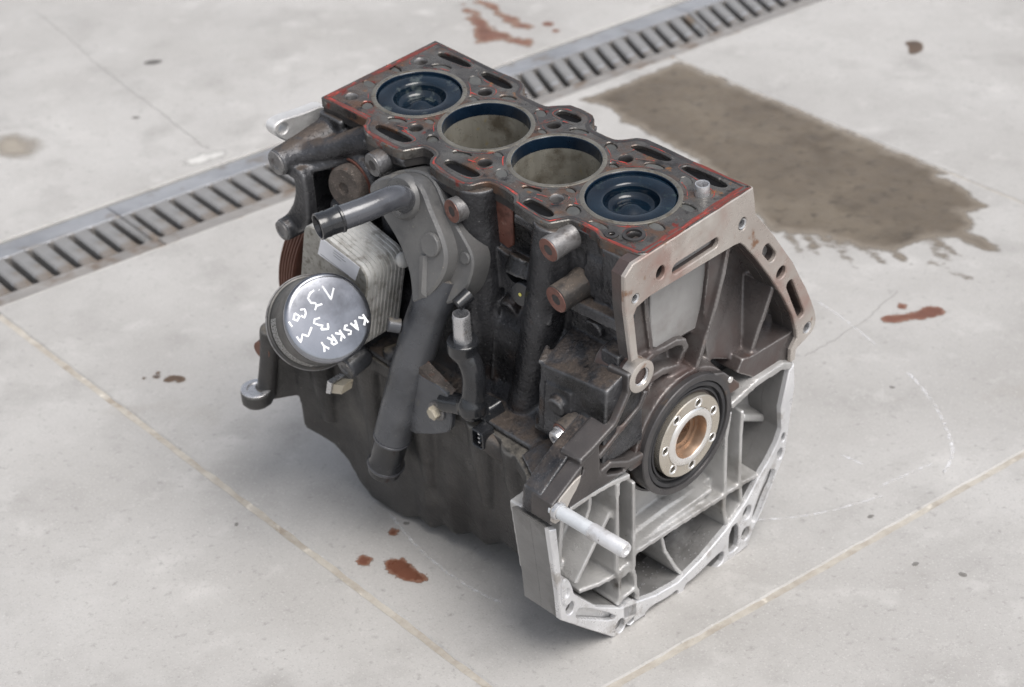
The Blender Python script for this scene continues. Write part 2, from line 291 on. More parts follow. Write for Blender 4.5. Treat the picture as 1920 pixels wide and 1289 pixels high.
M['rail'] = mat('grate_rail_grey', (0.27, 0.275, 0.29), (0.38, 0.385, 0.40), 0.45, 0.4, 14, [((0.20, 0.17, 0.14), 26, 0.56, 0.7), ((0.14, 0.09, 0.06), 60, 0.68, 0.76)], 0.4, 400)
M['railw'] = mat('grate_rail_worn', (0.24, 0.225, 0.21), (0.34, 0.32, 0.30), 0.5, 0.3, 18, [((0.17, 0.125, 0.09), 26, 0.52, 0.66)], 0.4, 400)
M['edge'] = mat('frame_edge_steel', (0.42, 0.40, 0.37), (0.55, 0.53, 0.50), 0.4, 0.4, 20, [((0.26, 0.17, 0.10), 30, 0.55, 0.66)], 0.3, 400)
M['trough'] = mat('silted_trough', (0.075, 0.06, 0.046), (0.14, 0.115, 0.09), 0.9, 0, 20, [((0.2, 0.16, 0.12), 40, 0.6, 0.7)], 0.9, 200, bdist=0.002)
def chalkmat():
    m = mat('chalk_scratch', (0.74, 0.74, 0.76), (0.82, 0.82, 0.83), 0.8, 0, 60, [], 0.2, 300)
    n = m.node_tree.nodes; L = m.node_tree.links; b = n["Principled BSDF"]
    t = n.new("ShaderNodeTexNoise"); t.inputs["Scale"].default_value = 170; t.inputs["Detail"].default_value = 5
    tc = n.new("ShaderNodeTexCoord"); L.new(tc.outputs["Object"], t.inputs["Vector"])
    r = n.new("ShaderNodeMapRange"); r.inputs[1].default_value = 0.40; r.inputs[2].default_value = 0.72; r.inputs[4].default_value = 0.75; L.new(t.outputs[0], r.inputs[0]); L.new(r.outputs[0], b.inputs["Alpha"])
    return m
M['chalk'] = chalkmat()
rnd = random.Random(7)
floor = tag(empty('floor'), kind='structure')
def jag(poly, step, amp, fq=0.03, seed=0.0, keep=None):
    out = []; n = len(poly)
    for i in range(n):
        a, b = Vector(poly[i]), Vector(poly[(i + 1) % n]); d = b - a; k = max(1, min(400, int(d.length / step))) if (keep is None or keep(a, b)) else 1
        nn = Vector((-d.y, d.x)).normalized() if d.length else Vector((0, 0))
        for j in range(k):
            p = a + d * (j / k); q = noise.noise(Vector((p.x * fq, p.y * fq, seed))) + 0.5 * noise.noise(Vector((p.x * fq * 3.1, p.y * fq * 3.1, seed + 5))) + 0.35 * noise.noise(Vector((p.x * fq * 9, p.y * fq * 9, seed + 9)))
            out.append((p.x + nn.x * q * amp, p.y + nn.y * q * amp))
    return out
A = lambda x: -93 - 0.1042 * (x + 748)
Bx = lambda y: 202 + 0.1022 * (y + 114)
Cy = lambda x: 975 - 0.127 * (x + 662)
DN = lambda y: -772 + 0.0887 * y
DF = lambda y: -923 + 0.0887 * y
g = 3.6
near = lambda a, b: max(abs(a.x), abs(a.y), abs(b.x), abs(b.y)) < 2400
iB = (192.7, -191.0)
slabs = [
 [(DN(-2000), -2000), (Bx(-2000) - g, -2000), (iB[0] - g, A(iB[0]) - g), (DN(-91), A(DN(-91)) - g)],
 [(DN(-91), A(DN(-91)) + g), (iB[0] - g, A(iB[0]) + g), (Bx(862) - g, Cy(290) - 1.2), (DN(985), Cy(DN(985)) - 1.2)],
 [(DN(985), Cy(DN(985)) + 1.2), (Bx(862) - g, Cy(290) + 1.2), (Bx(2200) - g, 2200), (DN(2200), 2200)],
 [(Bx(-2000) + g, -2000), (2300, -2000), (2300, 2200), (Bx(2200) + g, 2200), (Bx(862) + g, 862), (iB[0] + g, A(iB[0]))],
 [(-2300, -2000), (DF(-2000), -2000), (DF(2200), 2200), (-2300, 2200)],
]
for i, p in enumerate(slabs):
    MB().prism('Z', jag(p, 9, 0.9, 0.05, i * 3.0, near), -60, 0, ch=1.6).build('slab', 'concrete', floor, ang=25)
# outer apron so that the ground goes on beyond the slabs in view
MB().prism('Z', [(-9000, -9000), (9000, -9000), (9000, 9000), (-9000, 9000)], -70, -4, holes=[[(-2295, -1995), (2295, -1995), (2295, 2195), (-2295, 2195)]]).build('slab', 'concrete', floor)
def strip(p, q, w, z, name, m, amp=0.8, seed=0.0, par=floor):
    a, b = Vector(p), Vector(q); n = int((b - a).length / 10); pts = []
    for j in range(n + 1):
        t = a + (b - a) * (j / n); s_ = noise.noise(Vector((t.x * .03, t.y * .03, seed))) * amp; pts.append((t.x + s_, t.y + s_))
    mb = MB().ribbon(pts, w, z); mb.v = [(x, y, zz + 0.9 * noise.noise(Vector((x * .05, y * .05, seed + 2)))) for x, y, zz in mb.v]
    return mb.build(name, m, par, recalc=False)
strip((-764, A(-764)), (iB[0], A(iB[0])), 11, -1.6, 'joint_filler', 'filler', 0.6, 1)
strip((Bx(-1990), -1990), (Bx(2190), 2190), 11, -1.6, 'joint_filler', 'filler', 0.6, 2)
strip((DN(985), Cy(DN(985))), (Bx(862), Cy(Bx(862))), 6, -1.4, 'joint_filler', 'filler', 0.4, 3)
for L in ([(-33, 618), (-22, 551), (-19, 481), (-22, 425)], [(-1559, 496), (-1438, 467), (-1316, 433), (-1220, 410), (-1125, 390), (-1025, 369), (-930, 345)]):
    pts = []
    for i in range(len(L) - 1):
        for j in range(8):
            t = j / 8; pts.append((L[i][0] * (1 - t) + L[i + 1][0] * t + rnd.uniform(-2, 2), L[i][1] * (1 - t) + L[i + 1][1] * t + rnd.uniform(-2, 2)))
    MB().ribbon(pts, 0.55, 0.25).build('hairline_crack', 'greyspot', floor, recalc=False)

# drain
DIR = Vector((0.0884, 0.9961)); PER = Vector((-0.9961, 0.0884)); P0 = Vector((-769.8, 0.0))
def dw(u, v, z=0): p = P0 + DIR * v + PER * u; return (p.x, p.y, z)
ch_ = MB()
for (u0, u1, z0, z1) in ((-1, 6, -80, -14), (142, 149.5, -80, -14), (6, 142, -80, -68)):
    ch_.hull([dw(u0, -1200, z0), dw(u1, -1200, z0), dw(u1, 2000, z0), dw(u0, 2000, z0)], [dw(u0, -1200, z1), dw(u1, -1200, z1), dw(u1, 2000, z1), dw(u0, 2000, z1)])
tag(ch_.build('drain_channel', 'trough'), 'dark silted trough under the slotted drain grates', 'drain channel', kind='structure')
PITCH = 28.7
def barpoly(hw, fl, ua, ub, kv, vc=0.0):       # bar between two slots, flared where it meets the rails
    q = []
    for sgn in (1, -1):
        us = [ub - fl + fl * math.sin(R(t)) for t in (0, 30, 60, 90)] if sgn == 1 else []
        right = [(ua, PITCH / 2 - .02)] + [(ua + fl * (1 - math.cos(R(t))), hw + fl * (1 - math.sin(R(t)))) for t in (25, 50, 75, 90)]
        right += [(ub - (x - ua), y) for x, y in reversed(right)]
        q.append(right)
    pts = [(u, v) for u, v in q[0]] + [(u, -v) for u, v in reversed(q[0])]
    return [(u, v - kv * (113 - u) / 84.0 + vc) for u, v in pts]
bar_mesh = {}
grates = [(-829.5, 146.3, 5.6, 'grey cast drain grate at the left edge of the photo, before the seam'),
          (146.3, 634.2, 5.6, 'straight-slotted drain grate between the seam and the engine, running behind the engine'),
          (634.2, 1122.1, 38.0, 'slant-slotted drain grate right behind the engine, beside the brown stain'),
          (1122.1, 1610.0, 38.0, 'far drain grate at the top edge of the photo, right of the middle')]
for gi, (v0, v1, kv, lab) in enumerate(grates):
    gr = tag(empty('drain_grate', tuple(x * S for x in dw(70, v0, 0))), lab, 'drain grate', 'cast drain grates in the floor channel')
    o0 = Vector(dw(70, v0, 0))
    def loc(mb):
        mb.v = [(x - o0.x, y - o0.y, z - o0.z) for x, y, z in mb.v]; return mb
    def P(u, v, w): return dw(u, v, w)
    a, b = v0 + 0.7, v1 - 0.7
    loc(MB().prism('Z', [(3.0, a), (28.9, a), (28.9, b), (3.0, b)], -22, -2.2, ch=1.2, fn=P)).build('side_rail', 'railw', gr)
    loc(MB().prism('Z', [(113.1, a), (148.5, a), (148.5, b), (113.1, b)], -22, -1.8, ch=1.2, fn=P)).build('side_rail', 'rail', gr)
    loc(MB().prism('Z', [(-0.6, a), (2.4, a), (2.4, b), (-0.6, b)], -22, 0.2, ch=0.6, fn=P)).build('frame_edge', 'edge', gr)
    start = v0 if kv < 10 else v0 + PITCH * 2 if gi == 2 else v0
    nb = int((v1 - start) / PITCH + 0.01)
    key = kv
    if key not in bar_mesh:
        bm_ = MB().prism('Z', barpoly(9.9 if kv < 10 else 9.4, 4.4, 29, 113, kv), -22, -2.0, ch=2.4, fn=lambda u, v, w: tuple(Vector(dw(u, v, w)) - Vector(dw(70, 0, 0))))
        ob = bm_.build('bar', 'grate', gr); bar_mesh[key] = ob.data
        ob.location = (DIR.x * (start + PITCH - v0) * S, DIR.y * (start + PITCH - v0) * S, 0)
        rng = range(2, nb)
    else: rng = range(1, nb)
    for k in rng:
        ob = bpy.data.objects.new('bar', bar_mesh[key]); COL.objects.link(ob); ob.parent = gr
        d = start + PITCH * k - v0; ob.location = (DIR.x * d * S, DIR.y * d * S, 0)
    for e, sg in ((start + 0.7, 1), (v1 - 0.7, -1)):
        half = [(29, 14.3 * sg), (30, 11.6 * sg), (34, 9.9 * sg), (108, 9.9 * sg), (112, 11.6 * sg), (113, 14.3 * sg), (113, 0), (29, 0)]
        loc(MB().prism('Z', [(u, v - kv * (113 - u) / 84.0 + e) for u, v in half], -22, -2.0, ch=2.0, fn=P)).build('end_bar', 'grate', gr)
    if gi == 2:
        loc(MB().prism('Z', [(29, v0 + 1), (113, v0 + 1), (113, start), (29, start - kv)], -22, -2.8, ch=1.0, fn=P)).build('end_plate', 'grate', gr)

# stains and spills lying on the floor
def soak(key, core, thin, rough, edge, nscale, amp, spots=()):
    m = mat('soak_' + key, core, tuple(c * 1.25 for c in core), rough, 0, 26, list(spots) + [(tuple(c * .7 for c in core), 60, .54, .68), (tuple(min(1, c * 1.5) for c in core), 240, .62, .7)], 0.5, 420, 0.12, spec=0.4, detail=9)
    n = m.node_tree.nodes; L = m.node_tree.links; b = n["Principled BSDF"]
    at = n.new("ShaderNodeAttribute"); at.attribute_name = 'd'
    tc = n.new("ShaderNodeTexCoord"); t = n.new("ShaderNodeTexNoise"); t.inputs["Scale"].default_value = nscale; t.inputs["Detail"].default_value = 8; t.inputs["Roughness"].default_value = 0.62; L.new(tc.outputs["Object"], t.inputs["Vector"])
    ma = n.new("ShaderNodeMath"); ma.operation = 'MULTIPLY_ADD'; ma.inputs[1].default_value = amp; ma.inputs[2].default_value = -amp * 0.5; L.new(t.outputs[0], ma.inputs[0])
    ad = n.new("ShaderNodeMath"); ad.operation = 'ADD'; L.new(at.outputs["Fac"], ad.inputs[0]); L.new(ma.outputs[0], ad.inputs[1])
    r = n.new("ShaderNodeMapRange"); r.inputs[1].default_value = -edge; r.inputs[2].default_value = edge; L.new(ad.outputs[0], r.inputs[0]); L.new(r.outputs[0], b.inputs["Alpha"])
    # the film thins towards its rim
    r2 = n.new("ShaderNodeMapRange"); r2.inputs[1].default_value = 0; r2.inputs[2].default_value = edge * 4; L.new(ad.outputs[0], r2.inputs[0])
    old = b.inputs["Base Color"].links[0].from_socket; mx = n.new("ShaderNodeMix"); mx.data_type = 'RGBA'; L.new(r2.outputs[0], mx.inputs[0]); mx.inputs[6].default_value = (*thin, 1); L.new(old, mx.inputs[7]); L.new(mx.outputs[2], b.inputs["Base Color"])
    return m
M['stain'] = soak('damp_brown', (0.104, 0.083, 0.060), (0.22, 0.188, 0.15), 0.45, 4.0, 34, 34, [((0.165, 0.136, 0.10), 6, .50, .68), ((0.066, 0.050, 0.034), 9, .54, .7)])
M['rustwet'] = soak('rust', (0.135, 0.055, 0.034), (0.27, 0.16, 0.115), 0.35, 0.9, 130, 15)
M['rustsmear'] = soak('rust_smear', (0.145, 0.066, 0.042), (0.27, 0.175, 0.125), 0.4, 2.5, 42, 62)
M['darkspill'] = soak('dark', (0.085, 0.055, 0.035), (0.16, 0.11, 0.075), 0.4, 0.7, 210, 5)
M['greyspot'] = soak('grey', (0.10, 0.095, 0.088), (0.22, 0.21, 0.195), 0.7, 0.7, 230, 4)
def sdf(x, y, poly, segs):
    ins = False; d2 = 1e18; n = len(poly); j = n - 1
    for i in range(n):
        x0, y0 = poly[j]; x1, y1 = poly[i]
        if (y1 > y) != (y0 > y) and x < (x0 - x1) * (y - y1) / (y0 - y1) + x1: ins = not ins
        dx, dy = x1 - x0, y1 - y0; q = dx * dx + dy * dy or 1e-9; t = max(0, min(1, ((x - x0) * dx + (y - y0) * dy) / q))
        e = (x - x0 - t * dx) ** 2 + (y - y0 - t * dy) ** 2; d2 = min(d2, e); j = i
    d = math.sqrt(d2) * (1 if ins else -1)
    for (x0, y0, x1, y1, w) in segs:
        dx, dy = x1 - x0, y1 - y0; t = max(0, min(1, ((x - x0) * dx + (y - y0) * dy) / (dx * dx + dy * dy)))
        d = max(d, w * (1 - .7 * t) - math.hypot(x - x0 - t * dx, y - y0 - t * dy))
    return d
def spill(name, poly, m, label, cat, group=None, z=0.5, amp=2.0, fq=0.12, ch=0.7, step=2.5, smooth=True, segs=(), pad=8):
    p = chaikin(poly, 1) if smooth else poly
    xs = [x for x, y in p] + [v for s in segs for v in (s[0], s[2])]; ys = [y for x, y in p] + [v for s in segs for v in (s[1], s[3])]
    x0, x1, y0, y1 = min(xs) - pad, max(xs) + pad, min(ys) - pad, max(ys) + pad
    nx, ny = int((x1 - x0) / step) + 1, int((y1 - y0) / step) + 1; c = Vector(((x0 + x1) / 2, (y0 + y1) / 2))
    D = [[sdf(x0 + i * step, y0 + j * step, p, segs) for j in range(ny + 1)] for i in range(nx + 1)]
    vs = []; idx = {}; fs = []
    def vid(i, j):
        if (i, j) not in idx: idx[(i, j)] = len(vs); vs.append((x0 + i * step - c.x, y0 + j * step - c.y, z, D[i][j]))
        return idx[(i, j)]
    for i in range(nx):
        for j in range(ny):
            if max(D[i][j], D[i + 1][j], D[i][j + 1], D[i + 1][j + 1]) > -pad * .9: fs.append((vid(i, j), vid(i + 1, j), vid(i + 1, j + 1), vid(i, j + 1)))
    mb = MB(); mb.v = [v[:3] for v in vs]; mb.f = fs
    ob = mb.build(name, m, recalc=False); at = ob.data.attributes.new('d', 'FLOAT', 'POINT')
    for k, v in enumerate(vs): at.data[k].value = v[3]
    ob.location = (c.x * S, c.y * S, 0); return tag(ob, label, cat, group)
STAIN = [(-676, 787), (-664, 970), (-563, 958), (-474, 948), (-370, 935), (-282, 922), (-220, 914), (-183, 910), (-162, 911), (-172, 895), (-138, 888), (-103, 873), (-78, 861), (-92, 831), (-63, 814), (-61, 791), (-36, 788), (4, 770), (-21, 764), (-51, 766), (-79, 762), (-88, 725), (-95, 692), (-120, 679), (-148, 675), (-174, 677), (-203, 656), (-235, 641), (-349, 700), (-436, 740), (-507, 753), (-584, 768), (-630, 788)]
STK = [(-198, 662, -160, 632, 4), (-186, 672, -103, 632, 3), (-165, 680, -137, 656, 5), (-126, 684, -86, 660, 5), (-222, 652, -176, 622, 4), (-74, 744, -34, 733, 4), (-45, 700, 10, 693, 2.5), (-84, 738, -24, 712, 3), (-100, 700, -70, 680, 3), (-145, 684, -112, 668, 4)]
spill('damp_stain', STAIN, 'stain', 'large brown damp stain swept across the concrete right of the engine', 'stain', z=0.35, step=6, smooth=False, segs=STK, pad=20)
GS = 'red-brown spills on the concrete'
spill('liquid_spill', [(-72, -128), (-79, -118), (-72, -108), (-58, -106), (-49, -111), (-38, -110), (-30, -111), (-25, -117), (-36, -127), (-54, -132)], 'rustwet', 'red-brown puddle with a tail, in front of the oil pan', 'spill', GS, amp=1.0)
spill('liquid_spill', circ(-93, -133, 8, 12), 'rustwet', 'round red-brown drop just left of the tailed puddle', 'spill', GS, amp=2.2, fq=0.3, step=2)
spill('liquid_spill', circ(-107, -83, 5.5, 10), 'rustwet', 'small red-brown drop nearest the oil pan edge', 'spill', GS, amp=2.0, fq=0.35, step=1.6)
spill('liquid_spill', [(-14, 554), (0, 548), (11, 558), (16, 573), (28, 584), (40, 612), (21, 617), (9, 606), (11, 590), (0, 574)], 'rustwet', 'ragged red-brown spill to the right of the bell housing', 'spill', GS, amp=3.2, fq=0.16, step=2)
spill('liquid_spill', circ(-9, 591, 6, 10), 'rustwet', 'small red-brown drop above the ragged spill on the right', 'spill', GS, amp=2.0, fq=0.3, step=2)
spill('liquid_spill', [(-1090, 972), (-1027, 962), (-980, 946), (-909, 930), (-913, 918), (-953, 921), (-979, 935), (-1016, 947), (-1080, 962)], 'rustsmear', 'long red-brown streak at the top edge behind the engine', 'spill', GS, amp=4, fq=0.06)
spill('liquid_spill', [(-1067, 935), (-1000, 910), (-940, 890), (-905, 890), (-873, 897), (-868, 872), (-899, 876), (-926, 860), (-928, 838), (-948, 842), (-985, 880), (-1050, 920)], 'rustsmear', 'broad ragged red-brown splash beside the drain behind the engine', 'spill', GS, amp=5, fq=0.07)
spill('liquid_spill', circ(-908, 957, 9, 10), 'rustwet', 'larger red-brown drop between the splash and the drain', 'spill', GS, amp=3, fq=0.2)
spill('liquid_spill', circ(-880, 945, 6, 10), 'rustwet', 'smaller red-brown drop at the rim of the drain behind the engine', 'spill', GS, amp=2.5, fq=0.2)
spill('liquid_spill', [(-502, -58), (-505, -47), (-500, -40), (-490, -36), (-482, -42), (-486, -50), (-492, -46), (-493, -56)], 'darkspill', 'hook-shaped dark brown drip left of the oil filter', 'spill', 'dark brown drips left of the engine', amp=0.8, step=2)
spill('liquid_spill', circ(-514, -56, 4.5, 9), 'darkspill', 'small dark drip just left of the hook-shaped drip', 'spill', 'dark brown drips left of the engine', amp=1, fq=.3, step=2)
spill('liquid_spill', circ(-521, -67, 2.4, 8), 'darkspill', 'tiny dark drip farthest left of the hook-shaped drip', 'spill', 'dark brown drips left of the engine', amp=.6, fq=.3, step=2)
spill('liquid_spill', circ(-519, -50, 2.8, 8), 'darkspill', 'tiny dark drip above the small drip left of the oil filter', 'spill', 'dark brown drips left of the engine', amp=.6, fq=.3, step=2)
spill('leaf_scrap', [(-467, 1228), (-450, 1248), (-426, 1221), (-429, 1196), (-438, 1200), (-450, 1219)], 'darkspill', 'brown leaf scrap on bare concrete at the upper right', 'leaf', z=1.2)
for (x, y, r, lab) in ((211, 236, 3.6, 'dark speck right of the bell housing, above the slanted joint'), (287, 201, 3.6, 'dark speck on the slab below the slanted joint'), (328, 216, 4.2, 'grey-brown speck nearest the lower right corner'), (86, 442, 3, 'thin dark speck beside the curved chalk scratch'),
                       (-1244, 486, 14, 'grey smudge on the far slab left of the engine top'), (-1100, 349, 6, 'small olive smudge above the drain on the left'), (-229, -175, 2.6, 'dark speck below the sandy joint on the left'), (-109, -65, 3.4, 'small dark drop beside the scalloped oil pan edge')):
    spill('dirt_spot', circ(x, y, r, 9, r * .65, rnd.uniform(0, 3)), 'greyspot', lab, 'spot', 'small dark specks on the floor', z=0.4, step=1.2, pad=4)
M['smudge'] = soak('smudge', (0.29, 0.258, 0.215), (0.30, 0.268, 0.225), 0.7, 16.0, 26, 46)
M['palepatch'] = soak('pale', (0.52, 0.51, 0.49), (0.48, 0.47, 0.45), 0.8, 5.0, 50, 34)
spill('dirt_smudge', circ(-1148, 186, 34, 12, 24), 'smudge', 'faint brown smudge on the far slab at the left edge', 'smudge', z=0.3, step=5, pad=24)
spill('paint_patch', [(-918, 300), (-905, 352), (-925, 360), (-940, 318), (-932, 296)], 'palepatch', 'small pale patch on the far slab touching the drain rail', 'patch', z=0.3, step=4, pad=12)
def chalk(L, w, lab):
    pts = []
    c = Vector(L[0])
    Lc = chaikin(L, 2, False)
    for i in range(len(Lc) - 1):
        for j in range(3):
            t = j / 3; pts.append((Lc[i][0] * (1 - t) + Lc[i + 1][0] * t - c.x + rnd.uniform(-.5, .5), Lc[i][1] * (1 - t) + Lc[i + 1][1] * t - c.y + rnd.uniform(-.5, .5)))
    ob = MB().ribbon(pts, w, 0.3).build('chalk_mark', 'chalk', recalc=False); ob.location = (c.x * S, c.y * S, 0)
    tag(ob, lab, 'chalk mark', 'white scratch marks on the floor')
chalk([(81, 477), (113, 459), (150, 434), (185, 402), (208, 377), (218, 344)], 3.6, 'long curved white scratch on the right, ending in a hook')
chalk([(115, 140), (159, 185), (182, 226), (199, 272)], 2.8, 'white scratch line starting at the bell housing rim')
chalk([(187, 284), (193, 311), (201, 350)], 3.2, 'short white scratch inside the hook of the curved one')
chalk([(125, 304), (153, 304)], 3.6, 'shortest white scratch, right of the aluminium rim')
chalk([(-86, 539), (-48, 529), (21, 503)], 2.4, 'faint white scratch running down from beside the bell housing arm')
chalk([(-131, -65), (-84, -82), (-22, -95), (24, -96), (51, -93)], 2.8, 'faint white scratch passing the puddle in front of the engine')
# ------------------------------------------------------------------ engine (block frame, mm)
FEAT = {
 'panel': [(-19.2,-75.4),(-7.1,-79.6),(52.5,-74.7),(55.0,-87.9),(50.1,-138.3),(20.9,-134.4),(-15.7,-133.2)],
 'ribA_crest': [(51.6,-51.7),(45.6,-71.8),(35.4,-102.9),(15.9,-158.6)],
 'ribA_left': [(51.2,-73.9),(51.1,-104.7),(47.3,-134.1),(34.5,-180.2)],
 'ribB_crest': [(118.2,-127.4),(105.5,-156.3),(94.1,-183.9),(75.7,-193.7)],
 'ribL': [(-32.9,-69.8),(-28.0,-95.8),(-23.8,-126.8)],
 'hrib': [(102.6,-195.9),(125.0,-197.0),(151.1,-200.1),(162.3,-196.0)],
 'pad_rt': [(86.8,-183.1),(110.6,-185.1),(139.6,-187.4),(149.2,-185.1),(149.4,-201.9),(144.1,-207.9),(144.9,-221.3),(133.1,-215.9),(96.0,-212.6),(68.4,-190.2),(75.8,-179.3)],
 'ell': [(-22.6,-118.3),(9.3,-122.9),(13.9,-134.0),(12.7,-160.3),(-11.0,-139.3)],
 'ell2': [(-32.2,-118.2),(5.4,-125.0),(8.4,-130.3),(5.7,-152.0)],
 'curve': [(47.7,-144.1),(58.8,-162.7),(59.2,-180.5)],
 'sealtab': [(32.8,-168.5),(47.0,-175.6),(67.8,-198.2),(68.1,-204.3),(53.6,-204.1)],
 'sealtab2': [(56.3,-213.9),(70.9,-216.5),(72.7,-224.8),(58.1,-223.3)],
 'web_pad': [(-130.9,-163.7),(-121.8,-158.4),(-110.1,-155.9),(-109.2,-173.6),(-109.6,-192.5),(-86.6,-203.9),(-75.3,-207.3),(-146.5,-203.0),(-147.3,-188.8),(-130.6,-178.5),(-128.4,-172.6)],
 'web_edge': [(-74.1,-125.9),(-81.1,-135.5),(-91.1,-148.8),(-118.8,-158.5),(-131.2,-161.7)],
 'web_rib2': [(-50.1,-141.5),(-57.2,-153.1),(-77.1,-161.9),(-106.0,-176.0)],
 'web_cross': [(-86.0,-156.3),(-72.2,-170.9),(-55.3,-192.4)],
 'web_low': [(-107.8,-192.3),(-95.2,-190.3),(-74.1,-202.3),(-55.5,-205.2)],
 'web_hole': [(-73.2,-198.1)],
 'boss': [(-60.4,-116.7)],
 'wink': [(-139.7,-181.5),(-137.2,-190.4)],
 'rim_in': [(-164.0,-212.9),(-160.4,-268.8),(-145.0,-299.8),(-118.0,-333.1),(-89.8,-354.2),(-66.9,-362.7),(-43.6,-371.4),(-13.3,-377.0),(19.6,-370.2),(52.8,-357.3),(79.4,-341.7),(101.3,-319.0),(109.9,-309.2),(109.9,-312.4),(122.1,-298.6),(127.8,-286.3),(125.3,-260.4),(134.8,-223.4)],
 'rim_out': [(141.3,-218.7),(143.6,-245.5),(139.1,-277.4),(137.1,-297.2),(134.8,-313.6),(128.0,-329.1),(131.5,-322.7),(120.7,-339.1),(109.7,-351.6),(100.1,-368.9),(90.3,-384.3),(83.9,-398.0),(70.1,-398.7),(40.4,-398.4),(-13.1,-396.0),(-67.1,-388.1),(-98.6,-383.3),(-130.6,-350.2),(-163.2,-315.7),(-165.0,-285.7),(-169.7,-237.3),(-172.6,-208.9)],
 'P1': [(-84.6,-353.1),(-71.1,-355.9),(-70.2,-381.9),(-79.7,-382.9),(-84.8,-369.4)],
 'P2': [(-58.6,-383.4),(-50.0,-380.6),(-26.3,-385.6),(-13.3,-385.0),(-13.2,-395.0),(-21.9,-394.7),(-56.5,-387.9)],
 'P3': [(-5.6,-386.4),(8.8,-386.5),(39.9,-380.1),(50.1,-381.1),(50.5,-393.3),(38.1,-396.8),(-4.3,-397.2)],
 'P4': [(57.4,-360.4),(69.8,-358.8),(70.9,-389.2),(63.0,-391.9),(56.0,-389.1)],
 'P5': [(93.5,-350.9),(110.6,-323.0),(121.3,-328.8),(120.6,-337.1),(97.0,-376.8),(88.7,-373.3),(89.6,-365.9)],
 'P6': [(-145.8,-322.7),(-139.6,-316.7),(-94.0,-358.9),(-98.2,-363.6),(-126.3,-341.4),(-142.0,-330.1)],
 'rimholes': [(81.8,-354.9),(81.0,-382.1),(-90.1,-375.4),(-152.2,-309.6),(-158.2,-286.8),(129.4,-296.1),(125.0,-313.8)],
 'bosslump': [(-161.5,-271.7),(-155.7,-271.2),(-150.3,-283.2),(-146.9,-298.5),(-156.9,-304.4),(-162.5,-296.7)],
 'V1': [(-88.1,-216.9),(-89.7,-271.5),(-91.0,-309.6),(-87.0,-319.8),(-87.5,-350.1)],
 'V2': [(-68.6,-225.8),(-68.8,-285.5),(-69.6,-326.3),(-67.2,-335.6),(-66.7,-353.2)],
 'V3': [(52.4,-263.8),(52.9,-282.7),(52.8,-314.7),(52.3,-335.5),(57.6,-360.3)],
 'V4': [(72.2,-276.1),(72.8,-312.3),(74.8,-323.1),(76.2,-341.4)],
 'V3top': [(57.5,-227.1),(53.2,-251.8),(52.8,-288.7),(53.4,-308.0)],
 'V4top': [(74.5,-235.6),(73.4,-264.2),(73.3,-301.6),(73.2,-318.1)],
 'H1': [(-67.3,-306.1),(-10.5,-311.3),(51.8,-317.9)],
 'H1b': [(-61.9,-306.6),(-18.8,-306.3),(39.6,-307.6)],
 'H0': [(-143.6,-206.6),(-120.6,-207.6),(-93.4,-211.1),(-73.6,-216.7)],
 'D1': [(-83.5,-241.3),(-92.8,-247.7),(-108.6,-265.2),(-135.4,-296.4)],
 'D2': [(-107.8,-225.1),(-108.9,-235.4),(-113.7,-246.0)],
 'LL': [(-127.4,-315.1),(-108.9,-318.0),(-87.0,-320.1),(-69.5,-317.6)],
 'Ubump': [(-90.8,-350.4),(-84.4,-347.5),(-70.0,-347.3),(-65.2,-352.2),(-65.2,-361.1)],
 'Cr': [(-19.8,-320.8),(-19.7,-341.9),(-9.8,-366.2),(1.3,-384.7)],
 'Hr': [(54.0,-316.4),(70.9,-319.6)],
 'Hr2': [(77.6,-319.1),(100.6,-324.2)],
 'Rdiv': [(76.2,-341.4),(94.6,-345.5)],
 'ledge': [(136.5,-295.3),(164.6,-325.2)],
 'ledge2': [(131.5,-253.3),(131.7,-289.7),(116.3,-326.3),(104.7,-345.0)],
 'floorpan': [(2.8,-390.5),(41.4,-402.2),(118.1,-409.2),(125.9,-441.0),(85.3,-458.7),(60.0,-456.3)],
}
STROKES = [[(-3.9,-27.5),(-7.0,-14.3),(-12.9,-22.6)],[(0.3,-25.5),(-0.1,-25.0)],[(4.3,-26.4),(8.7,-25.0),(11.8,-21.6),(10.7,-17.2),(7.1,-15.6),(7.0,-13.3),(9.6,-10.2)],[(7.5,-13.2),(1.7,-13.1)],[(21.7,-14.8),(17.7,-13.9),(18.1,-10.4),(20.5,-7.2),(22.8,-9.8)],[(27.0,-13.5),(30.0,-9.2),(27.4,-6.9),(24.1,-9.8),(27.0,-13.5)],[(34.4,-8.5),(33.3,-3.6)],[(7.7,-2.6),(12.6,-3.0),(14.3,-0.2),(10.7,2.8),(7.9,4.0),(10.2,7.0)],[(10.2,7.0),(4.0,8.6),(2.9,3.9)],[(32.4,5.6),(30.7,11.3),(27.1,5.4),(23.0,8.6),(17.4,2.3)],[(-29.5,7.0),(-31.9,15.2)],[(-27.5,16.2),(-30.4,11.0),(-24.9,8.1)],[(-21.1,9.3),(-21.1,18.1),(-16.3,10.5)],[(-21.1,12.6),(-18.2,13.4)],[(-10.7,18.7),(-13.2,19.1),(-14.6,16.8),(-12.1,15.2),(-9.4,13.6),(-10.9,10.9),(-13.3,11.4)],[(-4.9,12.7),(-7.2,20.9)],[(-2.9,22.0),(-5.8,16.7),(-0.3,13.9)],[(3.1,14.1),(0.8,22.3),(4.2,22.7),(5.5,21.0),(4.7,19.1),(2.2,18.1)],[(3.8,18.7),(7.6,15.2)],[(9.1,24.6),(12.6,21.1),(13.8,17.1)],[(13.9,25.8),(12.6,21.1)]]
EM = Matrix(((0.996279, 0.007989, 0.085816, 0.0), (0.0, 0.995695, -0.092694, 0.0), (-0.086187, 0.092349, 0.991990, 0.40549), (0, 0, 0, 1)))
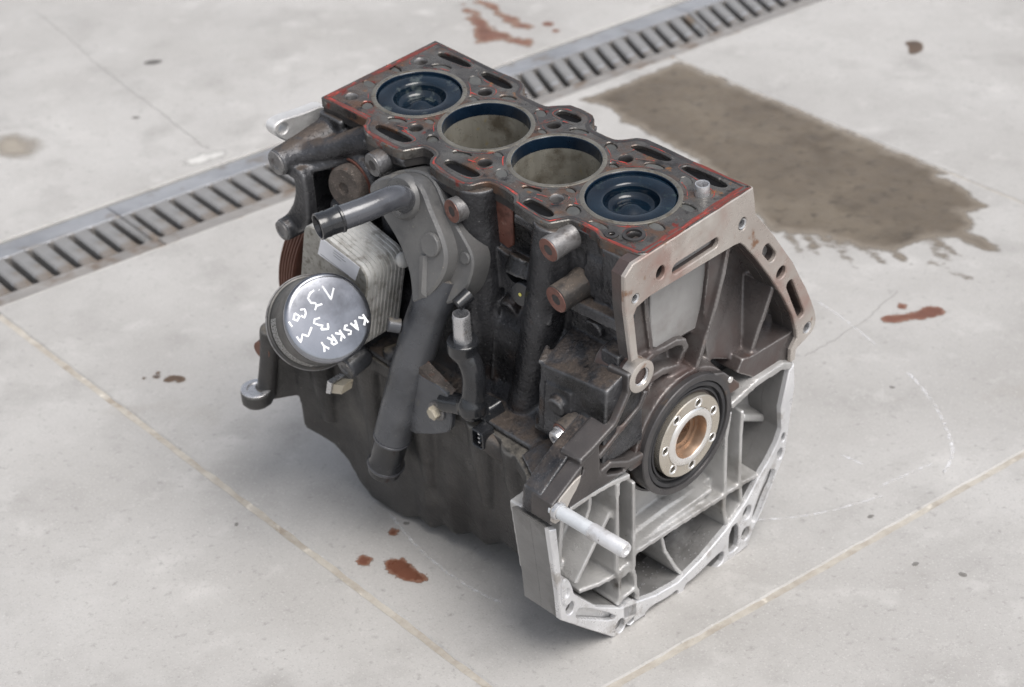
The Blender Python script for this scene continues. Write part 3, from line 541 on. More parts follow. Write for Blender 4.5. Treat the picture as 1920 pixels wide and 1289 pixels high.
engine = tag(empty('engine_block'), 'stripped four-cylinder engine block with oil filter and pipes, standing on the concrete', 'engine')
def part(mb, name, m, parent=None, label=None, **kw):
    o = mb.build(name, m, parent or engine, **kw)
    if parent is None: o.matrix_local = EM
    if label: o["label"] = label
    return o
M['bell_d'] = mat('bell_web_brown', (0.05, 0.046, 0.046), (0.085, 0.076, 0.073), 0.42, 0.3, 24, [((0.10, 0.062, 0.05), 22, 0.54, 0.68), ((0.2, 0.19, 0.18), 420, 0.66, 0.73)], 0.4, 500, wear=((0.22, 0.215, 0.215), 0.52, 0.58))

# ---- deck
OUT = [(-186.5, -62), (-169, -61), (-145, -61), (-127, -61), (-121.5, -70), (-111, -77.5), (-95, -77.5), (-78, -77.5), (-66, -75.5), (-61.5, -67), (-57, -59.5), (-49, -59), (-42, -61), (-39, -69), (-34, -74.5), (-22, -78), (-5, -79.2), (10, -79), (16.5, -75), (18.5, -68), (23, -61.5), (30, -60.5), (42, -61), (54, -63), (60, -70), (77, -73), (94, -74.5), (103, -73), (107, -66), (112, -57.5), (125, -56.5), (140, -57.5), (147, -61.5), (156, -61.5), (165, -60), (176, -60), (186, -58),
       (190, -53), (190, 75), (160, 74), (128, 73.5), (95, 74.4), (76, 74), (68, 70), (62, 61), (57, 56), (48, 55), (32, 55.5), (26, 58.5), (21.5, 68), (14.5, 73), (2, 74), (-11, 72.7), (-20, 64), (-25, 57.5), (-31, 56.5), (-49, 57), (-57, 58), (-61, 66), (-64, 70), (-71, 73.3), (-84, 73.8), (-100, 73), (-159, 74.8), (-184, 75.2)]
BX = [-125.5, -41.83, 41.83, 125.5]
BOLTS = [(-167, -43), (-166, 39.5), (-83, 39.2), (-85, -42), (1, 39), (-0.5, -42.4), (82, -42), (83.6, 39.3), (166.5, 40), (165.5, -41)]
SLOTS = [[(-166.5, 63), (-151, 67.4), (-125.6, 66), (-124.7, 60), (-140, 58), (-162, 56.2)], [(-109.9, 61.5), (-105.9, 66.7), (-72.6, 65.5), (-69.3, 55), (-92.7, 54.8), (-106.7, 57.5)], [(-11.5, 54), (-11.4, 62), (11, 64.6), (15, 56), (9.3, 52.4), (-8.5, 51.5)],
         [(73, 57), (78.4, 64.5), (112.4, 65.3), (114, 60), (104.4, 55.3), (76, 54.6)], [(127, 60.5), (130.2, 66), (172, 67), (175.3, 58.6), (160.5, 54.6), (128.6, 58)], [(-114.4, -63.5), (-114, -57), (-74, -55.2), (-71.5, -61), (-79, -67.3), (-107, -66.8)],
         [(-28.4, -63), (-24.5, -56.6), (7.8, -55.3), (11.2, -61.2), (4, -67.6), (-22.6, -67)], [(65, -65), (65.3, -58), (70, -55.6), (94.5, -57.3), (98.7, -63.8), (92.8, -67.9), (70.2, -67.8)]]
KID = [(-170.5, -17.6, 8.5, 4), (-175, 15.6, 9, 4), (-144.5, 45.5, 9.5, 4.2), (-104.2, 47.9, 8, 5.5), (-145.3, -43.8, 7, 5.5), (-107, -43.4, 9, 3.6), (-84.4, -26.6, 5.5, 3.2), (-61.3, -45, 6.5, 5), (-25, -44.8, 9, 3.6), (-2.1, -25.5, 5.5, 3.2), (21.4, -45, 6.5, 5), (-61, 46, 8, 4), (-21.5, 45.5, 6.5, 5.2), (-83.2, 25, 5, 3), (57.3, -45.4, 9, 3.6),
       (24.1, 46, 9, 4), (0.4, 25, 5, 3), (61.1, 45.6, 6.5, 5.4), (83.3, 25.2, 5, 3), (109.2, 46.6, 9, 3.8), (143.9, 46, 6.5, 5), (171, 18, 9, 4.5), (170, -19, 8, 4.8), (134.4, -48.3, 9, 3.6), (103.9, -45.4, 7.5, 6), (81.8, -25.4, 5.5, 3.2)]
def kidp(x, y, a, b):
    bx = min(BX, key=lambda q: abs(q - x)); t = math.atan2(y, x - bx) + math.pi / 2
    if abs(x - bx) > 36 and abs(y) < 30: t = 0
    return circ(x, y, a, 14, b, t)
def dens(p, step, closed=True):
    out = []
    for i in range(len(p) if closed else len(p) - 1):
        a, b = Vector(p[i]), Vector(p[(i + 1) % len(p)]); k = max(1, int((b - a).length / step))
        out += [tuple(a + (b - a) * (j / k)) for j in range(k)]
    return out
deckp = chaikin(dens(OUT, 4), 1)
holes = [circ(x, 0, 38.4, 64) for x in BX] + [circ(x, y, 6.2, 20) for x, y in BOLTS] + [chaikin(s, 2) for s in SLOTS]
deck = part(MB().prism('Z', deckp, -9, 0, holes=holes + [kidp(*k) for k in KID] + [circ(151.5, -51.8, 2.6, 12)], ch=0.7), 'deck_face', 'deck', ang=30)
part(MB().prism('Z', off(deckp, 1.0), -17, -9.2, holes=holes), 'deck_underside', 'deck_edge', deck)
for i, k in enumerate(KID):
    ring = kidp(*k); zt = -1.6 - 2.2 * ((i * 37) % 10) / 10
    part(MB().hull([(x, y, -9) for x, y in ring], [(x + (k[0] - x) * .04, y + (k[1] - y) * .04, zt - 0.22 * (k[1] - y) - .12 * (x - k[0])) for x, y in ring]), 'sludge_fill', 'hole', deck)
for s in SLOTS: part(MB().prism('Z', off(chaikin(s, 2) if area(s) > 0 else chaikin(s, 2)[::-1], -.3), -9.1, -3.6), 'slot_shade_plate', 'black', deck)  # black plates just below the deck, painting in the darkness of deep slots
part(MB().lathe([(9.5, 0.0), (9.2, 1.6), (6.6, 1.8), (6.3, 0.0)], (165.5, -41, 0), (0, 0, 1), 28, closed=True), 'bolt_ring', 'deck_edge', deck)
part(MB().lathe([(6.0, 0.0), (5.8, 1.2), (3.0, 1.2), (2.7, 0.0)], (151.5, -51.8, 0), (0, 0, 1), 20, closed=True), 'bolt_ring', 'deck_edge', deck)
for i, (x, y) in enumerate(BOLTS):
    part(MB().lathe([(6.15, -0.4), (6.15, -16), (5.2, -16), (5.2, -3), (5.9, -0.6)], (x, y, 0), (0, 0, 1), 24, closed=True), 'bolt_thread', 'iron_paint' if i in (0, 6, 1) else 'deck_edge', deck)
# dark raised rim along the outer edge, and the red gasket paint left on it
rim = MB(); inner = off(deckp if area(deckp) > 0 else deckp[::-1], 6.5)
rr = MB()
base = deckp if area(deckp) > 0 else deckp[::-1]
o1 = off(base, 3.2)
def wob(p, s, fq=.08, amp=.5): return [(x + amp * noise.noise(Vector((x * fq, y * fq, s))), y + amp * noise.noise(Vector((x * fq, y * fq, s + 7)))) for x, y in p]
o0 = dens(off(base, 0.9), 3); o6 = dens(off(base, 0.9), 3)
mg = MB(); mid = dens(off(base, 3.6), 3)
mg.ribbon(mid, [3.6 + 1.0 * noise.noise(Vector((x * .04, y * .04, 8))) for x, y in mid], 0.10, closed=True)
part(mg, 'gasket_margin', 'deck_edge', deck, recalc=False)
for seg_ in (([(186.6, -52), (186.6, 73)], 6.0), ([(-179.5, 72.5), (-182.0, -59)], 5.0), ([(-183, -58.6), (-150, -58.0), (-128, -58)], 4.6), ([(-122, -68), (-108, -74.6), (-72, -74.6)], 2.6), ([(-34, -71.5), (-10, -76), (10, -76)], 2.6), ([(124, -54.6), (140, -55.6), (148, -59.4), (164, -58.4), (184, -56)], 3.0), ([(130, 71.2), (188, 72.8)], 2.6)):
    q_ = wob(dens(seg_[0], 3, False) + [seg_[0][-1]], 4, .1, .7); part(MB().ribbon(q_, [max(.4, seg_[1] * (1 + .8 * noise.noise(Vector((x * .05, y * .05, 2))))) for x, y in q_], 0.14), 'rusty_rim', 'redbrown', deck, recalc=False)
o1d = wob(dens(o1, 3), 1)
n_ = len(o1d)
rr.ribbon(o1d, [max(.08, 0.85 + 2.2 * noise.noise(Vector((x * .04, y * .04, 3)))) * (1.1 if (y < 0 or abs(x) > 178) else 0.16) for x, y in o1d], 0.18, closed=True)
for i, bx in enumerate(BX):
    for (a0, a1) in ((20, 70), (100, 165), (190, 235), (265, 345)):
        pts = [(bx + 45.2 * math.cos(R(a)), 45.2 * math.sin(R(a))) for a in range(a0, a1, 4)]
        pts = [(x, y) for x, y in pts if abs(x - (bx + 41.83)) > 4 and abs(x - (bx - 41.83)) > 4]
        if len(pts) > 3: rr.ribbon(wob(pts, i + a0, .1, .8), [max(.15, .55 + 1.0 * noise.noise(Vector((x * .06, y * .06, 5 + i)))) for x, y in pts], 0.20)
for i, s in enumerate(SLOTS + [circ(x, y, 7.5, 14) for x, y in BOLTS]):
    p = chaikin(s, 2); p = off(p if area(p) < 0 else p[::-1], 2.6); d_ = wob(dens(p, 2), i)
    k = len(d_); a = rnd.randrange(k); q = (d_ + d_)[a:a + int(k * rnd.uniform(.25, .55))]
    rr.ribbon(q, [max(.15, .6 + .8 * noise.noise(Vector((x * .07, y * .07, i)))) for x, y in q], 0.22)
for (a, b) in (((-92, 30), (-74, 32)), ((-9, 31), (-3, 46)), ((3, 48), (14, 50)), ((76, 30), (90, 34)), ((78, 42), (80, 54)), ((90, 44), (104, 52)), ((-100, -50), (-90, -48)), ((-14, -49), (-6, -47)), ((66, -49), (78, -45)), ((98, -38), (108, -36)), ((-94, 42), (-86, 50))):
    rr.ribbon(wob(dens([a, b], 2, False) + [b], 2), 1.3, 0.22)
part(rr, 'gasket_residue', 'red', deck, label='red sealant traces on the deck face', recalc=False)
part(MB().lathe([(6.3, -6), (6.3, 9.2), (6.0, 9.8), (5.1, 9.8), (4.8, 9.2), (4.8, -6)], (166.5, 40, 0), (0, 0, 1), 28, closed=True), 'dowel_sleeve', 'steel')

# ---- cylinders and pistons
for i, bx in enumerate(BX):
    c = part(MB().lathe([(38.0, -0.6), (38.35, 0.25), (38.9, 0.4), (41.6, 0.35), (42.0, 0.05), (42.0, -4), (41.5, -108), (38.0, -108), (38.0, -12)], (bx, 0, 0), (0, 0, 1), 72, closed=True), 'cylinder_bore', 'bore', ang=30)
    part(MB().lathe([(38.45, 0.3), (39.0, 0.55), (41.4, 0.5), (42.2, 0.1), (42.2, -0.4), (38.45, -0.4)], (bx, 0, 0), (0, 0, 1), 72, closed=True), 'fire_ring', 'firering', c)
    part(MB().lathe([(38.3, 0.1), (37.85, -0.4), (37.8, -11.5), (38.02, -12.2), (38.2, -11)], (bx, 0, 0), (0, 0, 1), 72, closed=True), 'carbon_band', 'carbon', c)
    top = -1.8 if i in (0, 3) else -82
    prof = [(0, -30), (37.5, -30), (37.5, -1.6), (36.9, -0.6), (35.8, -0.2), (25.2, -0.4), (23.4, -1.2), (22.3, -3.2), (22.0, -7.0), (20.8, -10.2), (17.5, -12.2), (13.5, -12.2), (9.0, -10.0), (4.5, -7.6), (0, -6.8)]
    part(MB().lathe(prof, (bx, 0, top), (0, 0, 1), 72), 'piston', 'oil_milk' if i == 0 else 'oil', label='wet blue-black piston crown with a round bowl' if i in (0, 3) else None, ang=50)

# ---- iron casting (one continuous skin with cast fillets)
C = MB()
bo = [(-183, -57), (186, -57), (186, 55), (-183, 55)]
C.prism('Z', [(-183, -57), (172, -57), (172, -47.5), (-173, -47.5), (-173, 45.5), (172, 45.5), (172, 55), (-183, 55)], -128, -6)
for (x0, x1, yy, xa, xb) in ((-122, -62, -76, -112, -72), (-37, 19, -77.5, -24, 12), (58, 105, -72.5, 68, 98)):
    C.hull([(x0, -50, -10), (x1, -50, -10), (x1 - 4, yy, -10), (x0 + 4, yy, -10)], [(xa, -50, -52), (xb, -50, -52), (xb - 4, yy + 15, -40), (xa + 4, yy + 15, -40)])
    C.hull([(x0 + 3, -50, -8.5), (x1 - 3, -50, -8.5), (x1 - 6, yy - .5, -8.5), (x0 + 6, yy - .5, -8.5)], [(x0, -50, -17), (x1, -50, -17), (x1 - 4, yy, -17), (x0 + 4, yy, -17)])
for (x0, x1) in ((-160, -62), (-22, 22), (62, 112)):
    C.hull([(x0, 45, -9), (x1, 45, -9), (x1, 72, -9), (x0, 72, -9)], [(x0, 45, -60), (x1, 45, -60), (x1, 58, -50), (x0, 58, -50)])
C.tube([(8, -60, -6), (11, -61, -60), (14, -65, -130), (14, -69, -206)], [19.5, 19.5, 19.5, 19], 28)
C.tube([(97, -59, -6), (92, -62, -60), (80, -68, -140), (69, -76, -212)], [18.5, 18.5, 17.5, 17], 28)
C.tube([(-92, -56, -6), (-92, -58, -130)], 20, 24)
C.tube([(-40, -52, -6), (-38, -54, -130)], 12, 20)
C.prism('X', [(-50, -108), (-58, -114), (-71, -132), (-74, -148), (-77, -186), (-88, -199), (-112, -203), (-112, -208), (104, -208), (104, -195), (84, -150), (54, -112)], -183, 160)
C.hull([(108, -52, -192), (184, -52, -192), (184, -101, -192), (108, -101, -192)], [(110, -52, -104), (184, -52, -104), (184, -95, -116), (110, -96, -124)])
C.hull([(118, -99, -186), (150, -99, -186), (150, -104, -186), (118, -104, -186)], [(118, -95, -136), (148, -95, -132), (148, -99, -134), (118, -99, -138)])
C.hull([(116, -50, -76), (175, -50, -74), (175, -73, -73), (120, -72, -76)], [(116, -50, -66), (175, -50, -61), (175, -72, -61.5), (120, -71, -66)])
C.box(150, 176, -62, -50, -50, -8)
C.prism('X', [(-56, -95), (-72, -98), (-74, -124), (-91, -147), (-118, -157), (-132, -162), (-166, -184.5), (-169.5, -207.5), (-60, -207.5)], 157, 176)
C.hull([(110, -98, -206), (160, -98, -206), (160, -150, -206), (110, -124, -206)], [(120, -98, -196), (160, -98, -190), (160, -128, -190), (120, -108, -196)])
C.tube([(60, -58, -60), (60, -66, -74)], 14, 20)          # core plug seat
C.prism('Y', [(25, -60), (62, -66), (66, -98), (50, -108), (25, -96)], -50, -63)
C.box(-183, -160, -57, 60, -205, -100)
# flash lines, bosses and ribs left by the mould
for P_ in ([(101, -76, -100), (104, -66, -70), (116, -60, -64)], [(104, -80, -118), (110, -96, -124)], [(84, -90, -206), (92, -84, -196), (108, -100, -190)], [(30, -66, -112), (34, -72, -135), (34, -79, -188)]):
    C.tube(P_, 2.6, 8)
C.tube([(135, -96, -150), (135, -106, -152)], 9, 20); C.tube([(166, -56, -40), (166, -63, -40)], 8, 18); C.tube([(140, -56, -90), (140, -64, -92)], 9, 18)
C.hull([(126, -52, -62), (168, -52, -60), (168, -59, -26), (130, -59, -24)], [(126, -62, -62), (168, -62, -60), (164, -60, -30), (134, -60, -28)])
C.tube([(43, -52, -112), (43, -66, -118)], 9, 18); C.tube([(-40, -54, -60), (-40, -66, -62)], 10, 18)
casting = part(C, 'crankcase_casting', 'iron', voxel=1.5, smooth=3)
part(MB().prism('Y', [(26, -11), (47, -11), (46, -54), (40, -60), (25, -57)], -56, -59.2, ch=.8), 'machined_pad', 'boss_red', casting, label='reddish bare patch under the deck')
part(MB().lathe([(12.2, 0), (12.2, 5), (11, 6), (10.2, 4.6), (9, 2), (0, 1.6)], (56, -62, -72), (0.05, -1, 0.05), 32), 'core_plug', 'black', casting)
part(MB().lathe([(11, 0), (11, 5.5), (10.4, 6), (0, 6)], (69.5, -70, -85), (0.1, -1, 0.1), 32), 'core_plug', 'plastic', casting)
part(MB().lathe([(1.6, 0), (1.6, .4), (0, .4)], (69.5, -76.2, -84), (0.1, -1, 0.1), 10), 'paint_dot', mat('yellow_dot', (0.55, 0.5, 0.1), (0.6, 0.55, 0.15), .5), casting)
def boss(a, b, r, rh, face='boss_red', body='iron_paint', name='threaded_boss'):
    A_, B_ = Vector(a), Vector(b); t = (B_ - A_).normalized(); L = (B_ - A_).length
    o = part(MB().lathe([(r * 1.12, 0), (r, L * .35), (r, L - .8), (r - .8, L), (0, L)], a, t, 32), name, body)
    part(MB().lathe([(r - .6, 0), (r - .7, .5), (rh + .4, .5), (rh, -.1), (rh, -6)][:4] + [(rh, 0)], tuple(B_ + t * .05), t, 32, closed=True), 'boss_face', face, o)
    part(MB().lathe([(rh + .1, .25), (rh - .6, .35), (rh - 1.4, -.2), (0, -.3)], tuple(B_ + t * .08), t, 24), 'thread_hole', 'steel' if face == 'boss_face' else 'deck_edge', o)
    return o
boss((111, -55, -16), (109.5, -81, -18.5), 11, 4.6)
boss((124, -56, -56), (121.5, -86, -59), 12.2, 4.8, body='iron_lo')
boss((7, -66, -25), (4, -87, -24.5), 10.8, 4.4)
boss((-90, -66, -18), (-92, -88, -19), 11, 4.6, face='iron_paint', body='iron')
b = boss((154, -88, -162), (150.5, -113, -167.5), 12.0, 4.6, body='iron_lo')
hb = part(MB().lathe([(9.4, 0), (9.4, 2), (8.2, 2.4), (8.2, 7.5), (7.2, 8.4), (4.0, 8.4), (3.6, 6), (0, 5.6)], (150.5, -113.3, -167.5), (-.13, -.98, -.2), 24), 'flange_bolt', 'steel')

# ---- front (pulley) end
Bk = MB()
Bk.tube([(-181, -56, -36), (-184, -90, -39), (-186, -118.5, -41)], [17, 13.8, 12.6], 28)
Bk.hull([(-120, -52, -12), (-188, -52, -30), (-188, -52, -52), (-120, -52, -34)], [(-148, -70, -24), (-184, -104, -38), (-187, -106, -50), (-152, -76, -38)])
Bk.tube([(-124, -52, -20), (-150, -74, -30), (-180, -100, -40)], [15, 11, 9], 20)
Bk.hull([(-118, -54, -30), (-134, -56, -32), (-181, -114, -50), (-176, -114, -52)], [(-116, -54, -37), (-134, -50, -40), (-186, -104, -56), (-176, -112, -56)])
Bk.tube([(-184, -58, -108), (-187, -92, -112), (-190, -118.5, -114)], [13, 11, 10.6], 24)
Bk.hull([(-180, -50, -40), (-178, -108, -46), (-180, -108, -110), (-176, -50, -112)], [(-190, -50, -40), (-189, -98, -46), (-187, -86, -80), (-186, -50, -112)])
Bk.hull([(-178, -50, -70), (-180, -84, -76), (-181, -104, -112), (-178, -50, -112)], [(-190, -50, -70), (-190, -84, -78), (-191, -104, -112), (-190, -50, -112)])
Bk.prism('Y', chaikin([(-176, -44), (-173, -62), (-177, -80), (-187, -95), (-199, -110), (-190, -121), (-172, -113), (-160, -100), (-158, -70), (-160, -44)], 1), -100, -112)
Bk.lathe([(31, 0), (30, 20), (27, 24), (24, 24), (22.5, 8), (0, 8)], (-137, -52, -62), (0, -1, 0), 36)
Bk.box(-190, -160, -64, -45, -120, -14)
brk = part(Bk, 'mount_bracket', 'iron', voxel=1.7, smooth=5)
for (p, t, r) in (((-186.1, -119, -41), (-.08, -1, -.04), 11.2), ((-190.1, -119, -114), (-.1, -1, -.06), 9.2)):
    part(MB().lathe([(r, -1), (r, .8), (r - .8, 1.2), (5.4, 1.2), (4.6, .4), (0, .2)], p, t, 28), 'boss_face', 'iron_paint', brk)
part(MB().lathe([(25.5, 0), (25.5, 1.8), (23.6, 1.8), (23.6, 0)], (-137, -75.2, -62), (0, -1, 0), 40, closed=True), 'rubber_seal', 'boss_red')
part(MB().lathe([(0, 0), (19.5, 0), (19.5, 30), (17.5, 33), (6, 33.5), (5, 31), (0, 30.5)], (-136, -58, -62), (.14, -.98, .12), 36), 'pump_shaft', 'dirt', ang=50)
part(MB().prism('X', chaikin([(-40, -20), (-74, -17), (-99, -12), (-108, -17), (-102, -30), (-86, -42), (-60, -50), (-40, -52)], 2), -212, -200, holes=[circ(-96, -22, 5, 16)], ch=1.2), 'alloy_side_plate', 'alu')
part(MB().prism('X', [(-50, -30), (-66, -44), (-70, -110), (-60, -200), (60, -200), (60, -30)], -192, -180, ch=1), 'front_wall', 'iron_lo')
prof = [(20, 0), (80, 0)]
for k in range(6): prof += [(87.5, 1.5 + k * 3.6), (87.5, 2.9 + k * 3.6), (84.5, 3.9 + k * 3.6), (84.5, 4.6 + k * 3.6)]
prof += [(87.5, 24.5), (80, 25.5), (30, 22), (20, 22)]
part(MB().lathe(prof, (-250, 0, -219), (1, 0, 0), 72, closed=True), 'drive_pulley', 'pulley', ang=25)
part(MB().lathe([(0, 0), (26, 0), (26, 90), (0, 90)], (-270, 0, -216), (1, 0, 0), 32), 'crank_nose', 'iron_lo')

# ---- rear face: machined flange
FL = [(75.3, -0.6), (77.5, -12), (79.5, -29), (92, -45), (104.5, -62), (121.4, -87.6), (133, -105), (143.2, -124.7), (153.5, -143), (161.8, -161), (168, -176), (170, -184.4), (169.3, -191), (165.5, -196.5), (156.3, -200.1), (146, -202.5), (143, -204), (142, -214.8), (136, -214.8), (136, -201),
      (143.5, -192), (142.5, -184), (135.6, -162.4), (122.2, -136.5), (102.9, -105), (82.5, -74.8), (66, -53), (60, -47.5), (52, -46.2), (-50, -41.8), (-56, -42.5), (-66, -44.4), (-69.5, -50), (-64.5, -95.2), (-72.3, -94.5), (-79.3, -39.7), (-79.8, -8.3), (-70, -0.8)]
FH = [circ(-67.5, -34.9, 4.3, 16), circ(-37.6, -25.7, 5.4, 18, 6.4), circ(62.9, -30.1, 5.0, 18, 6.0), slotp(-19, -31.5, 28, -31.5, 10), slotp(95.5, -72, 103.5, -83.5, 10.5), circ(116.8, -107, 6.4, 18), slotp(129.5, -126, 147.5, -167, 9), circ(157.6, -188, 5.6, 18)]
fl = part(MB().prism('X', FL, 187, 191, holes=FH, ch=0.8), 'bell_flange', 'brown_mach', label='rusty machined flange face with curved arm', ang=30)
part(MB().prism('X', off(FL if area(FL) > 0 else FL[::-1], .5), 176.5, 186.9, holes=FH), 'flange_body', 'bell_flat', fl, ang=30)
FB = [(75, -4), (79.2, -29.4), (104.2, -62.4), (121.1, -88), (142.9, -125), (161.4, -161.4), (169.6, -184.8), (165, -196.9), (143, -204.4), (136.6, -201), (143.3, -192), (142.2, -184), (135.3, -162.4), (121.9, -136.5), (102.6, -105), (82.2, -74.8), (66, -53.2), (52, -46.6), (-48, -42.4), (-48, -4)]
part(MB().prism('X', FB, 163, 176.2), 'flange_backing', 'bell_flat', fl)
for (y, z, r) in ((-67.5, -34.9, 4.2), (62.9, -30.1, 4.9), (157.6, -188, 5.5)):
    part(MB().lathe([(r, -.2), (r - .1, -7), (r - 1.6, -7), (r - 1.2, -1)], (190.8, y, z), (1, 0, 0), 20, closed=True), 'threaded_insert', 'steel', fl)
part(MB().prism('X', slotp(-19, -31.5, 28, -31.5, 10.4), 176.4, 183.5), 'pocket_floor', 'bell_lt', fl)
part(MB().prism('X', slotp(95.5, -72, 103.5, -83.5, 10.8), 176.4, 181), 'pocket_floor', 'bell_lt', fl)
part(MB().lathe([(0, 0), (6.1, 0), (5.6, 4), (3, 5.5), (0, 6)], (177, 116.8, -107), (1, 0, 0), 20), 'plug', 'plastic', fl)

# rear wall with ribs
W = MB()
W.prism('X', [(44, -8), (74, -8), (110, -60), (150, -128), (164, -190), (150, -205), (138, -214), (-58, -214), (-62, -130), (-40, -112), (44, -120)], 139, 151)
W.prism('X', [(-54, -8), (-42, -8), (-40, -125), (-60, -130), (-54, -100)], 139, 151)
W.box(139, 171, -49, -43, -126, -8); W.box(139, 171, 43, 49, -128, -8)
W.prism('X', [(-44, -20), (46, -20), (46, -128), (-44, -126)], 168.6, 171.0)
W.hull([(168, 32, -46), (168, 58, -46), (165, 36, -128), (165, 27, -165)], [(176, 40, -46), (182, 55, -46), (184, 38, -110), (182, 20, -158)])
W.rib([(53, -46), (46, -72), (35.4, -103), (15.9, -158.6)], 150, [186, 187.5, 187.5, 184], 4.6)
W.rib(FEAT['ribB_crest'], 150, [183, 182, 181, 178], 5)
W.rib([(-40, -46), (-36, -78), (-32, -103), (-29.5, -122)], 150, [177, 176, 175, 175], 5)
W.rib([(-60.4, -116.7), (-29, -119), (-3, -120.6), (4.5, -123.5), (7.6, -131.3), (4.9, -150.4)], 150, [184, 177, 179, 180, 180, 174], 6)
W.rib([(-58, -130), (-32, -144), (-17, -144.5), (0, -149.8), (16, -160)], 150, [182, 176, 176, 177, 180], 7)
W.rib(FEAT['hrib'], 150, [178, 178, 178, 180], 5)
W.prism('X', FEAT['pad_rt'], 150, 185)
W.hull([(150, 46, -60), (150, 116, -126), (150, 92, -196), (150, 40, -190)], [(158, 48, -90), (152, 108, -124), (174, 84, -190), (171, 46, -170)])
arc_ = [(67 * math.cos(R(a)), -216 + 67 * math.sin(R(a))) for a in range(8, 173, 6)]
W.hull([(150, y, z) for y, z in arc_ + [(-50, -206), (50, -206)]], [(183.5, y * .93, -216 + (z + 216) * .93) for y, z in arc_] + [(183.5, -48, -206), (183.5, 48, -206)])
W.hull([(150, -50, -118), (150, 50, -138), (150, 40, -190), (150, -50, -190)], [(160, -48, -122), (162, 44, -142), (175, 36, -180), (175, -46, -180)])
W.tube([(150, -60.4, -116.7), (188, -60.4, -116.7)], 14.5, 32)
rw = part(W, 'rear_wall', 'bell', voxel=1.4, smooth=3)
part(MB().prism('X', chaikin([(-30, -44), (38, -44), (41.5, -64), (41.5, -90), (37.5, -126), (9, -122.5), (-27, -121.5), (-31, -90)], 1), 171.2, 173.4, ch=.8), 'end_panel', 'bell_lt', rw)
part(MB().lathe([(14.6, 0), (14.6, 3), (13.8, 3.6), (8.6, 3.6), (8.2, 3), (7.9, -8), (14.6, -8)], (187.6, -60.4, -116.7), (1, 0, 0), 40, closed=True), 'dowel_boss', 'brown_mach')
th = part(MB().lathe([(8.3, 2.6), (7.4, 1.6), (8.1, .6), (7.2, -.6), (8.0, -1.6), (7.2, -2.8), (8.0, -4), (7.0, -6), (0, -6.5), (0, -8), (8.4, -8)], (187.6, -60.4, -116.7), (1, 0, 0), 32, closed=True), 'thread', 'steel')
V = MB()
V.prism('X', [(-52, -108), (-72, -112), (-75, -124), (-91, -147), (-120, -158), (-131, -163), (-166, -185), (-169, -206.5), (-30, -206.5), (-30, -150)], 156, 172)
V.rib([(-73.5, -108)] + FEAT['web_edge'] + [(-131, -163)], 168, 190, 4.6)
V.rib(FEAT['web_rib2'], 168, 186, 4.6)
V.rib(FEAT['web_cross'], 168, 184, 5.0)
V.rib(FEAT['web_low'], 168, 188, 6)
V.prism('X', FEAT['web_pad'], 168, 189)
V.prism('X', [(-131, -166), (-167, -185.8), (-169.8, -206), (-150, -206), (-148, -190), (-134, -181)], 168, 190)
V.prism('X', FEAT['sealtab'], 168, 189)
V.prism('X', [(-74, -207), (-96, -192), (-76, -203), (-52, -206), (-52, -214), (-70, -214)], 168, 187)
web = part(V, 'crankcase_web', 'bell_d', voxel=1.3, smooth=3)
part(MB().prism('X', chaikin([(-133, -172), (-167.3, -187.5), (-169.8, -206.3), (-153, -206.3), (-150, -195), (-137, -183)], 1), 189, 191.2, holes=[circ(-162.6, -193.2, 7.0, 20)], ch=.5), 'machined_pad', 'brown_mach', web)
part(MB().lathe([(0, 0), (3.2, 0), (2.8, 1), (0, 1.2)], (172.5, -73.2, -194), (1, 0, 0), 14), 'dowel_pin', 'bright', web)
part(MB().lathe([(0, 0), (3.2, 0), (2.8, 1), (0, 1.2)], (189.2, 54, -187), (1, 0, 0), 14), 'dowel_pin', 'bright', web)

# crank seal and flange
sc = part(MB().lathe([(57.5, 160), (57.5, 188.0), (56.7, 189.0), (51.5, 189.0), (51.0, 188.0), (50.5, 172), (50.5, 160)], (0, 0, -216), (1, 0, 0), 96, closed=True), 'seal_carrier', 'seal_iron', ang=30)
part(MB().lathe([(50.4, 170), (50.4, 187.4), (49.6, 188), (46.5, 188), (46, 187), (45.5, 184.6), (44.2, 184.6), (43.8, 186.6), (42.2, 187), (41.4, 185), (40, 182), (40, 170)], (0, 0, -216), (1, 0, 0), 96, closed=True), 'crank_seal', 'rubber', sc, ang=30)
part(MB().lathe([(62, 162), (62, 171), (61, 172.5), (59.5, 172.5), (58.6, 171), (58.0, 162)], (0, 0, -216), (1, 0, 0), 80, closed=True), 'sealant_bead', 'seal_iron', sc)
FHO = [(10, -185.1), (29.9, -205.1), (-17.9, -187.9), (-32, -212.7), (-22.3, -238.8), (2.2, -248.3), (28.7, -234.3)]
hub = [(27.5, 0), (26.5, 1.6), (23.6, 2.2), (20.8, 1.6), (20.2, 0.4), (20.0, -9), (17.2, -9.4), (17, -11.5), (13.5, -12), (13.2, -22), (0, -22), (0, -24), (27.5, -24)]
cf = part(MB().prism('X', circ(0, -216, 39.0, 72), 176, 191.4, holes=[circ(0, -216, 27.4, 48)] + [circ(y, z, 3.3, 18) for y, z in FHO], ch=0.9), 'crank_flange', 'crank', label='bare steel crankshaft flange with bolt holes', ang=30)
part(MB().lathe(hub[:4] + [(20.4, 1.0), (26, -4), (27.4, -4)], (191.3, 0, -216), (1, 0, 0), 64, closed=True), 'hub_lip', 'bright', cf, ang=60)
part(MB().lathe([(20.6, 1.1), (20.2, 0.4), (20.0, -9), (17.2, -9.4), (17, -11.5), (13.5, -12), (13.2, -22), (0, -22), (0, -24), (22, -24)], (191.3, 0, -216), (1, 0, 0), 64, closed=True), 'hub_bore', 'hubbrown', cf, ang=30)
